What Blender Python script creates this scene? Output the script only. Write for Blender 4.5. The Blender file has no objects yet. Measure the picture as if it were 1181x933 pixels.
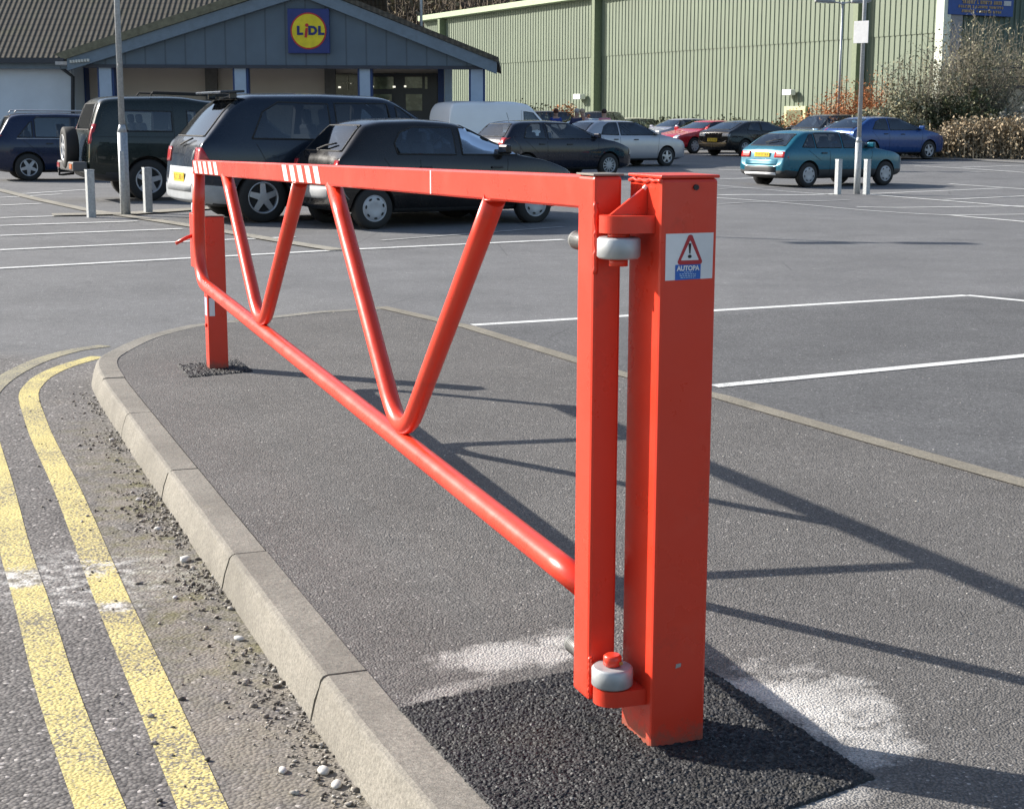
import bpy, bmesh, math, random
import numpy as np
from mathutils import Vector, Matrix
from mathutils.bvhtree import BVHTree
random.seed(7); rng = np.random.default_rng(7)
PI = math.pi; R = math.radians
scene = bpy.context.scene
C = scene.collection

# ------------------------------------------------------------------ camera model
FPX = 1790.0; PW, PH = 1181.0, 933.0; HC = 1.5
pt, ro = R(10.34), R(.17)
Fv = np.array([0, math.cos(pt), -math.sin(pt)]); Rv = np.array([1., 0, 0]); Uv = np.cross(Rv, Fv)
Rv, Uv = math.cos(ro)*Rv + math.sin(ro)*Uv, -math.sin(ro)*Rv + math.cos(ro)*Uv
def ray(px, py): return Fv + Rv*(px-PW/2)/FPX - Uv*(py-PH/2)/FPX
def at(px, py, Y):
    v = ray(px, py); return Vector(np.array([0, 0, HC]) + v*Y/v[1])
def ss(a, b, x):
    t = np.clip((np.asarray(x, float)-a)/(b-a), 0, 1); return t*t*(3-2*t)
def zg(x, y):
    x = np.asarray(x, float); y = np.asarray(y, float)
    a = x + .34 + .376*(y-3.58)
    z = -.124 + .12*(1-(1-ss(1.2, 2.7, a))*(1-ss(12.0, 15.6, y)))
    z = z + .07*ss(14, 26, y) + .16*ss(44, 66, y)
    z = z - .17*ss(3.5, 7.5, x)*ss(20, 29, y)*(1-ss(41, 50, y))
    return z
def G(px, py, dz=0.0):
    v = ray(px, py); z = 0.
    for _ in range(40):
        t = (z-HC)/v[2]; z = .5*z + .5*(float(zg(v[0]*t, v[1]*t))+dz)
    t = (z-HC)/v[2]; return Vector((v[0]*t, v[1]*t, z))
def flat(px, py, z=0.0):
    v = ray(px, py); t = (z-HC)/v[2]; return Vector((v[0]*t, v[1]*t, z))

# ------------------------------------------------------------------ materials
def lin(c):
    return tuple(((v/255)/12.92 if v/255 <= .04045 else ((v/255+.055)/1.055)**2.4) for v in c)
MATS = {}
class NT:
    def __init__(s, name):
        m = bpy.data.materials.new(name); m.use_nodes = True; s.m = m; s.t = m.node_tree; s.n = s.t.nodes
        s.b = s.n['Principled BSDF']; s.L = s.t.links
    def node(s, ty, **kw):
        n = s.n.new(ty)
        for k, v in kw.items():
            if k in n.inputs: n.inputs[k].default_value = v
            else: setattr(n, k, v)
        return n
    def link(s, a, b): s.L.new(a, b)
    def pos(s):
        if not hasattr(s, '_p'): s._p = s.node('ShaderNodeNewGeometry').outputs['Position']
        return s._p
    def obj(s):
        if not hasattr(s, '_o'): s._o = s.node('ShaderNodeTexCoord').outputs['Object']
        return s._o
    def noise(s, scale, detail=4, rough=.55, vec=None, out='Fac'):
        n = s.node('ShaderNodeTexNoise'); n.inputs['Scale'].default_value = scale; n.inputs['Detail'].default_value = detail
        n.inputs['Roughness'].default_value = rough; s.link(vec or s.pos(), n.inputs['Vector']); return n.outputs[out]
    def voro(s, scale, out='Distance', vec=None, feature='F1'):
        n = s.node('ShaderNodeTexVoronoi'); n.feature = feature; n.inputs['Scale'].default_value = scale
        s.link(vec or s.pos(), n.inputs['Vector']); return n.outputs[out]
    def ramp(s, fac, stops):
        n = s.node('ShaderNodeValToRGB'); e = n.color_ramp.elements
        while len(e) < len(stops): e.new(.5)
        for i, (p, c) in enumerate(stops):
            e[i].position = p; e[i].color = (c, c, c, 1) if not hasattr(c, '__len__') else (*c, 1)
        s.link(fac, n.inputs[0]); return n.outputs[0]
    def mix(s, fac, a, b, mode='MIX'):
        n = s.node('ShaderNodeMix'); n.data_type = 'RGBA'; n.blend_type = mode
        for i, v in ((0, fac), (6, a), (7, b)):
            if hasattr(v, 'is_linked'): s.link(v, n.inputs[i])
            elif i == 0: n.inputs[0].default_value = v
            else: n.inputs[i].default_value = (*v, 1) if hasattr(v, '__len__') else (v, v, v, 1)
        return n.outputs[2]
    def math(s, op, a, b=0., clamp=False):
        n = s.node('ShaderNodeMath', operation=op); n.use_clamp = clamp
        for i, v in ((0, a), (1, b)):
            if hasattr(v, 'is_linked'): s.link(v, n.inputs[i])
            else: n.inputs[i].default_value = v
        return n.outputs[0]
    def dot(s, v3, off=0.):
        n = s.node('ShaderNodeVectorMath', operation='DOT_PRODUCT'); s.link(s.pos(), n.inputs[0]); n.inputs[1].default_value = v3
        return s.math('ADD', n.outputs['Value'], off)
    def blob(s, cx, cy, rx, ry, rot, soft=.35):
        ca, sa = math.cos(rot), math.sin(rot)
        a = s.dot((ca/rx, sa/rx, 0), -(cx*ca+cy*sa)/rx); b = s.dot((-sa/ry, ca/ry, 0), -(-cx*sa+cy*ca)/ry)
        d = s.math('ADD', s.math('MULTIPLY', a, a), s.math('MULTIPLY', b, b)); d = s.math('ADD', d, s.math('MULTIPLY', s.math('SUBTRACT', s.noise(5.5, 7, .72), .5), 2.6)); return s.math('SUBTRACT', 1., d, True)
    def bump(s, h, strength=.5, dist=.004, prev=None):
        n = s.node('ShaderNodeBump'); n.inputs['Strength'].default_value = strength; n.inputs['Distance'].default_value = dist
        s.link(h, n.inputs['Height'])
        if prev: s.link(prev, n.inputs['Normal'])
        return n.outputs['Normal']
    def done(s, col=None, rough=.6, nrm=None, metal=0, spec=.5, coat=0):
        if col is not None:
            if hasattr(col, 'is_linked'): s.link(col, s.b.inputs['Base Color'])
            else: s.b.inputs['Base Color'].default_value = (*col, 1)
        if hasattr(rough, 'is_linked'): s.link(rough, s.b.inputs['Roughness'])
        else: s.b.inputs['Roughness'].default_value = rough
        s.b.inputs['Metallic'].default_value = metal; s.b.inputs['Specular IOR Level'].default_value = spec
        s.b.inputs['Coat Weight'].default_value = coat; s.b.inputs['Coat Roughness'].default_value = .03
        if nrm: s.link(nrm, s.b.inputs['Normal'])
        return s.m

def simple(name, col, rough=.5, metal=0, var=.12, scale=6, coat=0, bump=0, bscale=80, spec=.5):
    if name in MATS: return MATS[name]
    t = NT(name); n = t.noise(scale, 5, .6, t.obj())
    f = t.ramp(n, [(.3, 1-var), (.7, 1+var)]); c = t.mix(1., col, f, 'MULTIPLY')
    nr = t.bump(t.noise(bscale, 3, .6, t.obj()), bump, .002) if bump else None
    MATS[name] = t.done(c, rough, nr, metal, spec, coat); return MATS[name]

def asphalt_base(t, cell, dark, light, chips=.06):
    """aggregate set in binder: stones as voronoi cells of differing grey"""
    cellcol = t.voro(cell, 'Color'); sep = t.node('ShaderNodeSeparateColor'); t.link(cellcol, sep.inputs[0])
    r = sep.outputs[0]; dist = t.voro(cell, 'Distance')
    c = t.mix(t.ramp(r, [(0, 0.), (1, 1.)]), dark, light)
    c = t.mix(t.ramp(dist, [(.35, 0.), (.75, .55)]), c, tuple(v*.42 for v in dark))
    c = t.mix(t.ramp(sep.outputs[1], [(1-chips, 0.), (1-chips+.01, .65)]), c, tuple(min(1, v*2.6) for v in light))
    big = t.noise(1.3, 6, .65); c = t.mix(1., c, t.ramp(big, [(.25, .82), (.75, 1.18)]), 'MULTIPLY')
    mid = t.noise(14, 4, .6); c = t.mix(1., c, t.ramp(mid, [(.3, .9), (.7, 1.1)]), 'MULTIPLY')
    h = t.math('SUBTRACT', 1., dist); return c, h, sep

def mat_ground():
    t = NT('asphalt_ground')
    # fine car-park asphalt
    c1, h1, s1 = asphalt_base(t, 170, (.118, .118, .120), (.21, .208, .208), .015)
    # coarse chippings on the near road
    c2, h2, s2 = asphalt_base(t, 85, (.09, .084, .080), (.225, .21, .198), .03)
    a = t.dot((1, .376, 0), .34-.376*3.58)
    wob = t.math('MULTIPLY', t.math('SUBTRACT', t.noise(2.2, 4), .5), .12)
    ymask = t.math('SUBTRACT', 1., t.ramp(t.math('MULTIPLY', t.dot((.42, 1, 0), 0.), .05), [(.455, 0.), (.475, 1.)]))
    near = t.math('MULTIPLY', ymask, t.ramp(t.math('MULTIPLY', a, .25), [(.05, 1.), (.1, 0.)]))
    c = t.mix(near, c1, c2)
    # gutter silt with moss between kerb and yellow line
    ad = t.math('ADD', a, wob)
    gut = t.ramp(t.math('MULTIPLY', t.math('ADD', ad, .6), 1.5), [(.14, 0.), (.42, .75), (.8, 1.)])
    patchy = t.ramp(t.noise(5.5, 7, .68), [(.36, .1), (.6, 1.)])
    yb = t.ramp(t.math('ADD', t.math('MULTIPLY', t.dot((.4, 1, 0), 0.), .1), t.math('MULTIPLY', t.noise(3, 6, .7), .3)), [(.72, 1.), (.98, .0)])
    gm = t.math('MULTIPLY', t.math('MULTIPLY', t.math('MULTIPLY', gut, patchy), near), yb)
    silt = t.mix(t.noise(120, 3, .7), (.14, .125, .105), (.31, .275, .225))
    moss = t.ramp(t.noise(8, 8, .78), [(.46, 0.), (.56, .9)])
    midd = t.math('MULTIPLY', moss, t.ramp(t.math('MULTIPLY', t.dot((0, 1, 0), 0.), .1), [(.40, .15), (.5, 1.), (.8, 1.), (.92, .2)]))
    silt = t.mix(midd, silt, (.135, .125, .04))
    silt = t.mix(t.ramp(t.noise(75, 5, .8), [(.56, 0.), (.66, .6)]), silt, (.075, .065, .055))
    c = t.mix(gm, c, silt)
    # whitish cement spill across the yellow lines
    p = flat(85, 668, -.124); sp = t.blob(p.x, p.y, .50, .42, .2)
    sp = t.math('MULTIPLY', t.math('POWER', sp, .6), t.ramp(t.noise(16, 6, .75), [(.47, 0.), (.66, .85)]))
    c = t.mix(sp, c, (.62, .61, .58))
    # tyre-worn lighter/darker lanes and faint oil marks on the far part
    dn = t.dot((-.439, .898, 0), 0.); inb = t.math('MULTIPLY', t.ramp(t.math('MULTIPLY', t.math('ADD', dn, t.math('MULTIPLY', t.noise(1.5, 5, .7), .5)), .05), [(.525, 1.), (.54, 0.)]), t.math('SUBTRACT', 1., near))
    c = t.mix(inb, c, t.mix(1., c, t.ramp(t.noise(60, 5, .8), [(.38, .48), (.62, .98)]), 'MULTIPLY'))
    lane = t.noise(.22, 5, .6); c = t.mix(1., c, t.ramp(lane, [(.3, .88), (.7, 1.14)]), 'MULTIPLY')
    oil = t.math('MULTIPLY', t.ramp(t.noise(.9, 5, .6), [(.66, 0.), (.78, .4)]), t.math('SUBTRACT', 1., near)); c = t.mix(oil, c, (.045, .043, .04))
    wh = t.math('MULTIPLY', t.ramp(t.noise(3.3, 9, .8), [(.62, 0.), (.68, .55)]), t.math('SUBTRACT', 1., near)); c = t.mix(wh, c, (.36, .36, .35))
    crk = t.math('MULTIPLY', t.ramp(t.voro(.55, 'Distance', feature='DISTANCE_TO_EDGE'), [(.0, .5), (.006, 0.)]), t.ramp(t.noise(.35, 3), [(.5, 0.), (.56, 1.)])); c = t.mix(crk, c, (.04, .04, .04))
    hgt = t.mix(near, t.math('MULTIPLY', h1, .45), h2)
    n = t.bump(hgt, .65, .005); n = t.bump(t.noise(30, 4, .6), .2, .006, n)
    return t.done(c, .82, n, spec=.35)

def mat_pavement():
    t = NT('asphalt_pavement')
    c, h, sp = asphalt_base(t, 150, (.098, .092, .087), (.185, .174, .163), .02)
    def stain(px, py, rx, ry, rot, lo, hi, amt, col=(.60, .575, .54)):
        nonlocal c
        p = flat(px, py); b = t.blob(p.x, p.y, rx, ry, rot)
        nz = t.math('ADD', t.math('MULTIPLY', t.math('SUBTRACT', t.noise(7.5, 12, .82), .5), 2.6), t.math('MULTIPLY', t.math('SUBTRACT', t.noise(55, 6, .8), .5), 1.3)); thr = t.math('ADD', t.math('MULTIPLY', b, .62), t.math('MULTIPLY', t.math('ADD', nz, .5), .42))
        m = t.math('MULTIPLY', t.ramp(thr, [(lo-.04, 0.), (lo+.12, amt*.45), (hi+.06, amt)]), t.ramp(b, [(0., 0.), (.30, 1.)])); 
        m = t.math('MULTIPLY', m, t.ramp(t.noise(120, 5, .8), [(.42, .35), (.60, 1.)]))
        c = t.mix(m, c, col)
    stain(938, 805, .36, .24, 1.95, .44, .76, .95)
    stain(985, 850, .18, .22, .3, .46, .75, .8)
    stain(880, 800, .28, .10, -.75, .42, .7, .8)
    stain(600, 755, .36, .15, .42, .42, .72, .85)
    stain(520, 795, .26, .06, .75, .55, .9, .5)
    stain(960, 925, .30, .07, .55, .5, .85, .6)
    stain(640, 735, .2, .10, .3, .5, .9, .5)
    stain(1150, 525, .5, .10, .6, .62, .9, .5)
    stain(1110, 470, .5, .12, .6, .66, .95, .35)
    sc = t.ramp(t.noise(5.5, 9, .82), [(.66, 0.), (.70, .45)]); c = t.mix(sc, c, (.36, .35, .33))
    n = t.bump(h, .75, .005); n = t.bump(t.noise(30, 4, .6), .35, .006, n)
    return t.done(c, .82, n, spec=.35)

def mat_tarmac():
    t = NT('fresh_black_tarmac')
    col = t.voro(115, 'Color'); sep = t.node('ShaderNodeSeparateColor'); t.link(col, sep.inputs[0])
    c = t.mix(sep.outputs[0], (.012, .012, .014), (.045, .044, .045))
    c = t.mix(t.ramp(sep.outputs[2], [(.985, 0.), (.99, .6)]), c, (.25, .25, .24))
    c = t.mix(t.ramp(t.noise(2.6, 5, .7), [(.52, 0.), (.75, .35)]), c, (.085, .08, .06))
    n = t.bump(t.math('SUBTRACT', 1., t.voro(115)), 1., .007)
    return t.done(c, t.ramp(sep.outputs[1], [(0, .5), (1, .85)]), n, spec=.35)

def mat_concrete(name, a, b, sc=18, moss=True):
    if name in MATS: return MATS[name]
    t = NT(name)
    c = t.mix(t.noise(3.5, 8, .7), a, b)
    c = t.mix(t.ramp(t.voro(240, 'Distance'), [(.12, .55), (.3, 0.)]), c, tuple(v*.5 for v in a))
    c = t.mix(t.ramp(t.noise(60, 4, .7), [(.35, 0.), (.7, .5)]), c, tuple(v*.75 for v in b)); c = t.mix(1., c, t.ramp(t.noise(95, 6, .85), [(.36, .62), (.64, 1.42)]), 'MULTIPLY')
    c = t.mix(t.ramp(t.noise(1.6, 9, .75), [(.42, .0), (.62, .5)]), c, tuple(v*.62 for v in a)); c = t.mix(t.ramp(t.noise(26, 8, .85), [(.63, .0), (.67, .55)]), c, tuple(min(1, v*1.7) for v in b))
    if moss:
        c = t.mix(t.ramp(t.noise(7, 7, .75), [(.60, 0.), (.75, .4)]), c, (.16, .14, .085))
    n = t.bump(t.noise(170, 4, .75), .8, .003); n = t.bump(t.noise(14, 6, .7), .5, .012, n)
    MATS[name] = t.done(c, .85, n, spec=.3); return MATS[name]

def mat_paint(name, col, under, wear_lo, wear_hi, sc=22, fac=1.):
    if name in MATS: return MATS[name]
    t = NT(name)
    w = t.math('ADD', t.math('MULTIPLY', t.noise(sc, 7, .75), .65), t.math('MULTIPLY', t.noise(2.3, 3, .5), .35))
    w2 = t.ramp(t.voro(110, 'Distance'), [(.35, 0.), (.95, .20)])
    m = t.ramp(t.math('ADD', w, w2), [(wear_lo, 0.), (wear_hi, 1.)])
    if 'yellow' in name:
        p_ = flat(38, 664, -.124); bl = t.blob(p_.x, p_.y, .30, .17, .35); q_ = flat(128, 700, -.124); b2 = t.blob(q_.x, q_.y, .11, .08, .2)
        bb = t.math('MAXIMUM', t.math('MULTIPLY', bl, 1.1), b2); m = t.math('MAXIMUM', m, t.math('MULTIPLY', t.ramp(t.math('ADD', bb, t.math('MULTIPLY', t.math('SUBTRACT', t.noise(26, 9, .8), .5), 2.2)), [(.35, 0.), (.7, 1.)]), t.ramp(bb, [(0., 0.), (.15, .95)])))
        under = t.mix(t.math('MULTIPLY', t.ramp(bb, [(0., 0.), (.2, 1.)]), t.ramp(t.noise(19, 8, .8), [(.45, 0.), (.56, .9)])), under, (.62, .60, .57))
    shade = t.mix(1., col, t.ramp(t.noise(6, 5, .6), [(.3, .85), (.7, 1.08)]), 'MULTIPLY')
    c = t.mix(t.math('MULTIPLY', m, fac), shade, under)
    n = t.bump(t.math('SUBTRACT', 1., t.voro(85)), .6, .005)
    MATS[name] = t.done(c, .7, n, spec=.4); return MATS[name]

def mat_red():
    t = NT('red_gloss_paint')
    c = t.mix(t.noise(3, 5, .6, t.obj()), (.64, .040, .017), (.74, .052, .023))
    c = t.mix(t.ramp(t.noise(26, 8, .8, t.obj()), [(.71, 0.), (.74, .5)]), c, (.33, .05, .035))
    c = t.mix(t.ramp(t.noise(2.2, 6, .7, t.obj()), [(.52, 0.), (.8, .20)]), c, (.55, .20, .15))
    sc = t.ramp(t.noise(60, 9, .85, t.obj()), [(.70, 0.), (.715, .7)]); c = t.mix(sc, c, (.55, .33, .28))
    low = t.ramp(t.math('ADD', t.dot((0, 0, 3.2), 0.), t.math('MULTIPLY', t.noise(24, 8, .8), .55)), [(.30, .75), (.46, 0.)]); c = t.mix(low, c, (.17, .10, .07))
    drip = t.ramp(t.noise(7, 8, .7, t.obj()), [(.60, 0.), (.70, .28)]); c = t.mix(drip, c, (.30, .045, .03))
    rust = t.ramp(t.noise(34, 9, .8, t.obj()), [(.675, 0.), (.69, .8)]); c = t.mix(t.math('MULTIPLY', rust, t.ramp(t.noise(3.1, 3, .5, t.obj()), [(.52, 0.), (.62, 1.)])), c, (.13, .045, .02))
    n = t.bump(t.noise(28, 4, .6, t.obj()), .12, .003); n = t.bump(t.noise(220, 2, .5, t.obj()), .06, .001, n)
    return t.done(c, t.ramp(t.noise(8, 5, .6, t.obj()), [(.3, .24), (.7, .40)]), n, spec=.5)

def mat_galv():
    t = NT('galvanised_steel')
    c = t.mix(t.voro(30, 'Distance', t.obj()), (.33, .35, .36), (.50, .52, .53))
    c = t.mix(t.ramp(t.noise(9, 5, .6, t.obj()), [(.5, 0.), (.75, .35)]), c, (.24, .25, .25))
    return t.done(c, .5, t.bump(t.noise(90, 3, .6, t.obj()), .15, .002), metal=.35)

def mat_car(name, col, metal=.0, rough=.22):
    if name in MATS: return MATS[name]
    t = NT(name)
    c = t.mix(t.ramp(t.noise(3, 5, .6, t.obj()), [(.35, 0.), (.75, .05)]), col, (.14, .13, .12))
    MATS[name] = t.done(c, t.ramp(t.noise(6, 4, .6, t.obj()), [(.3, rough), (.7, rough+.12)]), None, metal, .22, .6); return MATS[name]
def mat_glass(name='car_glass', col=(.018, .022, .026), rough=.05, solid=False):
    if name in MATS: return MATS[name]
    t = NT(name)
    if solid:
        c = t.mix(t.ramp(t.noise(4.2, 3, .5, t.obj()), [(.40, 0.), (.66, 1.)]), col, tuple(min(1, v*1.9+.006) for v in col))
        MATS[name] = t.done(c, .1, None, 0, .8); return MATS[name]
    tr = t.node('ShaderNodeBsdfTransparent'); k = min(1., .42+6*max(col)); tr.inputs[0].default_value = (k*.86, k*.95, k, 1)
    gl = t.node('ShaderNodeBsdfGlossy'); gl.inputs['Roughness'].default_value = rough; gl.inputs['Color'].default_value = (.9, .95, 1, 1)
    fr = t.node('ShaderNodeFresnel'); fr.inputs[0].default_value = 1.55
    mx = t.node('ShaderNodeMixShader'); t.link(t.math('ADD', t.math('MULTIPLY', fr.outputs[0], 1.), .03), mx.inputs[0]); t.link(tr.outputs[0], mx.inputs[1]); t.link(gl.outputs[0], mx.inputs[2])
    t.link(mx.outputs[0], t.n['Material Output'].inputs['Surface']); MATS[name] = t.m; return MATS[name]

RED = mat_red(); GALV = mat_galv()
DARK = simple('black_rubber', (.018, .018, .018), .75)
TYRE = simple('tyre_rubber', (.022, .021, .02), .8, bump=.4)
PLASTIC = simple('dark_grey_plastic', (.035, .036, .038), .55)
CHROME = simple('alloy_silver', (.42, .43, .45), .38, .6)
HUB = simple('hubcap_grey', (.40, .41, .43), .42, .25)
REDL = simple('red_lamp_lens', (.42, .012, .012), .2, coat=.6)
CLEARL = simple('clear_lamp_lens', (.55, .57, .6), .12, .3, coat=.6)
AMBER = simple('amber_lamp_lens', (.65, .16, .02), .25, coat=.5)
YPLATE = simple('yellow_plate', (.78, .52, .02), .45)
WPLATE = simple('white_plate', (.75, .75, .72), .45)
WHITE = simple('white_film', (.72, .72, .72), .45)
BLUEF = simple('blue_film', (.02, .12, .45), .45)
REDF = simple('red_film', (.42, .02, .03), .45)
BLACKF = simple('black_ink', (.02, .02, .022), .6)
GLASS = mat_glass()
GLASSB = mat_glass('tinted_glass', (.0, .0, .0), .05)
INTER = simple('cabin_trim', (.05, .05, .055), .8)
SEATM = simple('seat_fabric', (.06, .065, .08), .9, bump=.3)

# ------------------------------------------------------------------ mesh helpers
def link(name, me, mats, parent=None, smooth=False):
    o = bpy.data.objects.new(name, me); C.objects.link(o)
    for m in (mats if isinstance(mats, (list, tuple)) else [mats]): me.materials.append(m)
    if smooth: me.polygons.foreach_set('use_smooth', [True]*len(me.polygons))
    if parent: o.parent = parent
    return o
def tag(o, label=None, cat=None, group=None, kind=None):
    if label: o['label'] = label
    if cat: o['category'] = cat
    if group: o['group'] = group
    if kind: o['kind'] = kind
    return o
def empty(name, loc, label, cat, rz=0, group=None):
    o = bpy.data.objects.new(name, None); C.objects.link(o); o.location = loc; o.rotation_euler = (0, 0, rz)
    o.empty_display_size = .2; return tag(o, label, cat, group)
class MB:
    def __init__(s): s.bm = bmesh.new()
    def box(s, c, size, M=None, bev=0, mi=0):
        g = bmesh.ops.create_cube(s.bm, size=1); vs = g['verts']
        for v in vs: v.co = Vector((v.co.x*size[0], v.co.y*size[1], v.co.z*size[2]))
        if bev:
            es = list({e for v in vs for e in v.link_edges})
            r = bmesh.ops.bevel(s.bm, geom=es, offset=bev, segments=2, affect='EDGES', profile=.5); vs = list({v for f in r['faces'] for v in f.verts} | {v for v in vs if v.is_valid})
        T = Matrix.Translation(Vector(c)) if M is None else Matrix.Translation(Vector(c)) @ M
        for v in vs: v.co = T @ v.co
        if mi:
            for f in {f for v in vs for f in v.link_faces}: f.material_index = mi
        return s
    def cyl(s, a, b, r0, r1=None, n=20, bev=0):
        a, b = Vector(a), Vector(b); r1 = r0 if r1 is None else r1; d = b-a; q = d.to_track_quat('Z', 'Y').to_matrix()
        rings = []
        prof = [(0, r0), (1, r1)] if not bev else [(0, r0-bev), (bev/d.length, r0), (1-bev/d.length, r1), (1, r1-bev)]
        for t, r in prof:
            rings.append([s.bm.verts.new(a + d*t + q @ Vector((r*math.cos(k*2*PI/n), r*math.sin(k*2*PI/n), 0))) for k in range(n)])
        for p, qn in zip(rings, rings[1:]):
            for k in range(n): f = s.bm.faces.new((p[k], p[(k+1) % n], qn[(k+1) % n], qn[k])); f.smooth = True
        s.bm.faces.new(rings[0][::-1]); s.bm.faces.new(rings[-1]); return s
    def tube(s, pts, rad, n=16, cap=True):
        pts = [Vector(p) for p in pts]; rad = rad if hasattr(rad, '__len__') else [rad]*len(pts)
        rings = []; prev = None
        for i, p in enumerate(pts):
            d = (pts[min(i+1, len(pts)-1)]-pts[max(i-1, 0)]).normalized()
            if prev is None: u = d.orthogonal().normalized()
            else: u = (prev - d*prev.dot(d)).normalized()
            prev = u; w = d.cross(u)
            rings.append([s.bm.verts.new(p + rad[i]*(u*math.cos(k*2*PI/n)+w*math.sin(k*2*PI/n))) for k in range(n)])
        for p, q in zip(rings, rings[1:]):
            for k in range(n): f = s.bm.faces.new((p[k], p[(k+1) % n], q[(k+1) % n], q[k])); f.smooth = True
        if cap: s.bm.faces.new(rings[0][::-1]); s.bm.faces.new(rings[-1])
        return s
    def prism(s, poly, ext, mi=0):
        """poly: list of 3D points (planar), ext: extrusion vector"""
        a = [s.bm.verts.new(Vector(p)) for p in poly]; b = [s.bm.verts.new(Vector(p)+Vector(ext)) for p in poly]; n = len(a)
        fs = [s.bm.faces.new(a[::-1]), s.bm.faces.new(b)] + [s.bm.faces.new((a[k], a[(k+1) % n], b[(k+1) % n], b[k])) for k in range(n)]
        for f in fs: f.material_index = mi
        return s
    def grid(s, P, mi=0, closed=False):
        V = [[s.bm.verts.new(p) for p in row] for row in P]
        for i in range(len(V)-1):
            for j in range(len(V[0])-1): f = s.bm.faces.new((V[i][j], V[i+1][j], V[i+1][j+1], V[i][j+1])); f.material_index = mi; f.smooth = True
        return V
    def build(s, name, mats, parent=None, smooth=False, recalc=True):
        if recalc: bmesh.ops.recalc_face_normals(s.bm, faces=s.bm.faces[:])
        me = bpy.data.meshes.new(name); s.bm.to_mesh(me); s.bm.free(); return link(name, me, mats, parent, smooth)
def raw(name, V, F, mats, parent=None, smooth=False):
    me = bpy.data.meshes.new(name); V = np.asarray(V, float); F = np.asarray(F, int)
    me.vertices.add(len(V)); me.vertices.foreach_set('co', V.ravel()); k = F.shape[1]
    me.loops.add(F.size); me.loops.foreach_set('vertex_index', F.ravel()); me.polygons.add(len(F))
    me.polygons.foreach_set('loop_start', np.arange(len(F))*k); me.polygons.foreach_set('loop_total', np.full(len(F), k))
    me.update(calc_edges=True); me.validate(); return link(name, me, mats, parent, smooth)
def text_mesh(name, s, size, M, mat, parent, bold=0.0, ext=.0006, sx=1.0, align='CENTER'):
    cu = bpy.data.curves.new(name, 'FONT'); cu.body = s; cu.size = size; cu.align_x = align; cu.align_y = 'CENTER'; cu.offset = bold; cu.extrude = ext
    o = bpy.data.objects.new(name, cu); C.objects.link(o); bpy.context.view_layer.update()
    me = bpy.data.meshes.new_from_object(o.evaluated_get(bpy.context.evaluated_depsgraph_get())); C.objects.unlink(o); bpy.data.objects.remove(o)
    me.transform(Matrix.Diagonal((sx, 1, 1, 1))); me.transform(M); me.materials.clear()
    return link(name, me, mat, parent)
def crom(pts, n=8):
    P = [np.array(p, float) for p in pts]; P = [2*P[0]-P[1]] + P + [2*P[-1]-P[-2]]; out = []
    for i in range(1, len(P)-2):
        for k in range(n):
            t = k/n; a, b, c, d = P[i-1:i+3]
            out.append(.5*((2*b)+(-a+c)*t+(2*a-5*b+4*c-d)*t*t+(-a+3*b-3*c+d)*t**3))
    out.append(P[-2]); return out

# ------------------------------------------------------------------ ground, pavement, kerb
def axis(lo, hi, near0, near1, d0, grow=1.12):
    v = list(np.arange(near0, near1+1e-6, d0)); x, d = near1, d0
    while x < hi: d *= grow; x += d; v.append(min(x, hi))
    x, d = near0, d0
    while x > lo: d *= grow; x -= d; v.insert(0, max(x, lo))
    return np.unique(np.array(v))
xs = axis(-400, 400, -7, 7, .25); ys = axis(-60, 900, 0, 20, .25, 1.06)
X, Y = np.meshgrid(xs, ys, indexing='ij'); Z = zg(X, Y)
V = np.stack([X, Y, Z], -1).reshape(-1, 3); ny = len(ys); I = np.arange(len(xs)*ny).reshape(len(xs), ny)
F = np.stack([I[:-1, :-1], I[1:, :-1], I[1:, 1:], I[:-1, 1:]], -1).reshape(-1, 4)
GROUND = mat_ground()
tag(raw('ground', V, F, GROUND, None, True), kind='structure')

TOP = 0.0
outer_px = [(560, 1010), (485, 925), (430, 860), (369, 781), (264, 640), (193, 543), (145, 477), (117, 437), (110, 417.5), (124, 405.6), (154.5, 391), (180.6, 383), (210, 376), (234.6, 372.5), (312, 364.8), (355, 360), (400, 356.8), (439, 354.5)]
outer = [flat(*p) for p in outer_px]
d0 = (outer[1]-outer[2]).normalized()
outer = [outer[2]+d0*3.2] + [outer[2]+d0*k for k in (1.6, .8)] + outer[2:]
oc = [Vector(p) for p in crom([(p.x, p.y, 0) for p in outer], 10)]
def normals(line):
    out = []
    for i in range(len(line)):
        d = (line[min(i+1, len(line)-1)]-line[max(i-1, 0)]).normalized(); out.append(Vector((d.y, -d.x, 0)))
    return out
nn = normals(oc)                        # points to the pavement side (line runs away from camera, pavement right)
KW = .135
inner = [p+n*KW for p, n in zip(oc, nn)]
strip_pts = [flat(439, 354.5), flat(542, 378), flat(713, 431), flat(832, 458.5), flat(1000, 507), flat(1181, 558)]
dS = (strip_pts[-1]-strip_pts[-2]).normalized(); strip_pts.append(strip_pts[-1]+dS*6)
# pavement sheet
bm = bmesh.new(); vs = [bm.verts.new((p.x, p.y, TOP)) for p in inner] + [bm.verts.new((p.x, p.y, TOP)) for p in strip_pts[1:]] + [bm.verts.new((inner[0].x+4, inner[0].y-2.0, TOP))]
f = bm.faces.new(vs); bmesh.ops.triangulate(bm, faces=[f]); me = bpy.data.meshes.new('pavement')
bmesh.ops.recalc_face_normals(bm, faces=bm.faces[:])
if sum(f.normal.z for f in bm.faces) < 0: bmesh.ops.reverse_faces(bm, faces=bm.faces[:])
bm.to_mesh(me); bm.free(); PAVE = mat_pavement(); tag(link('pavement', me, PAVE), kind='structure')

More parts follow.
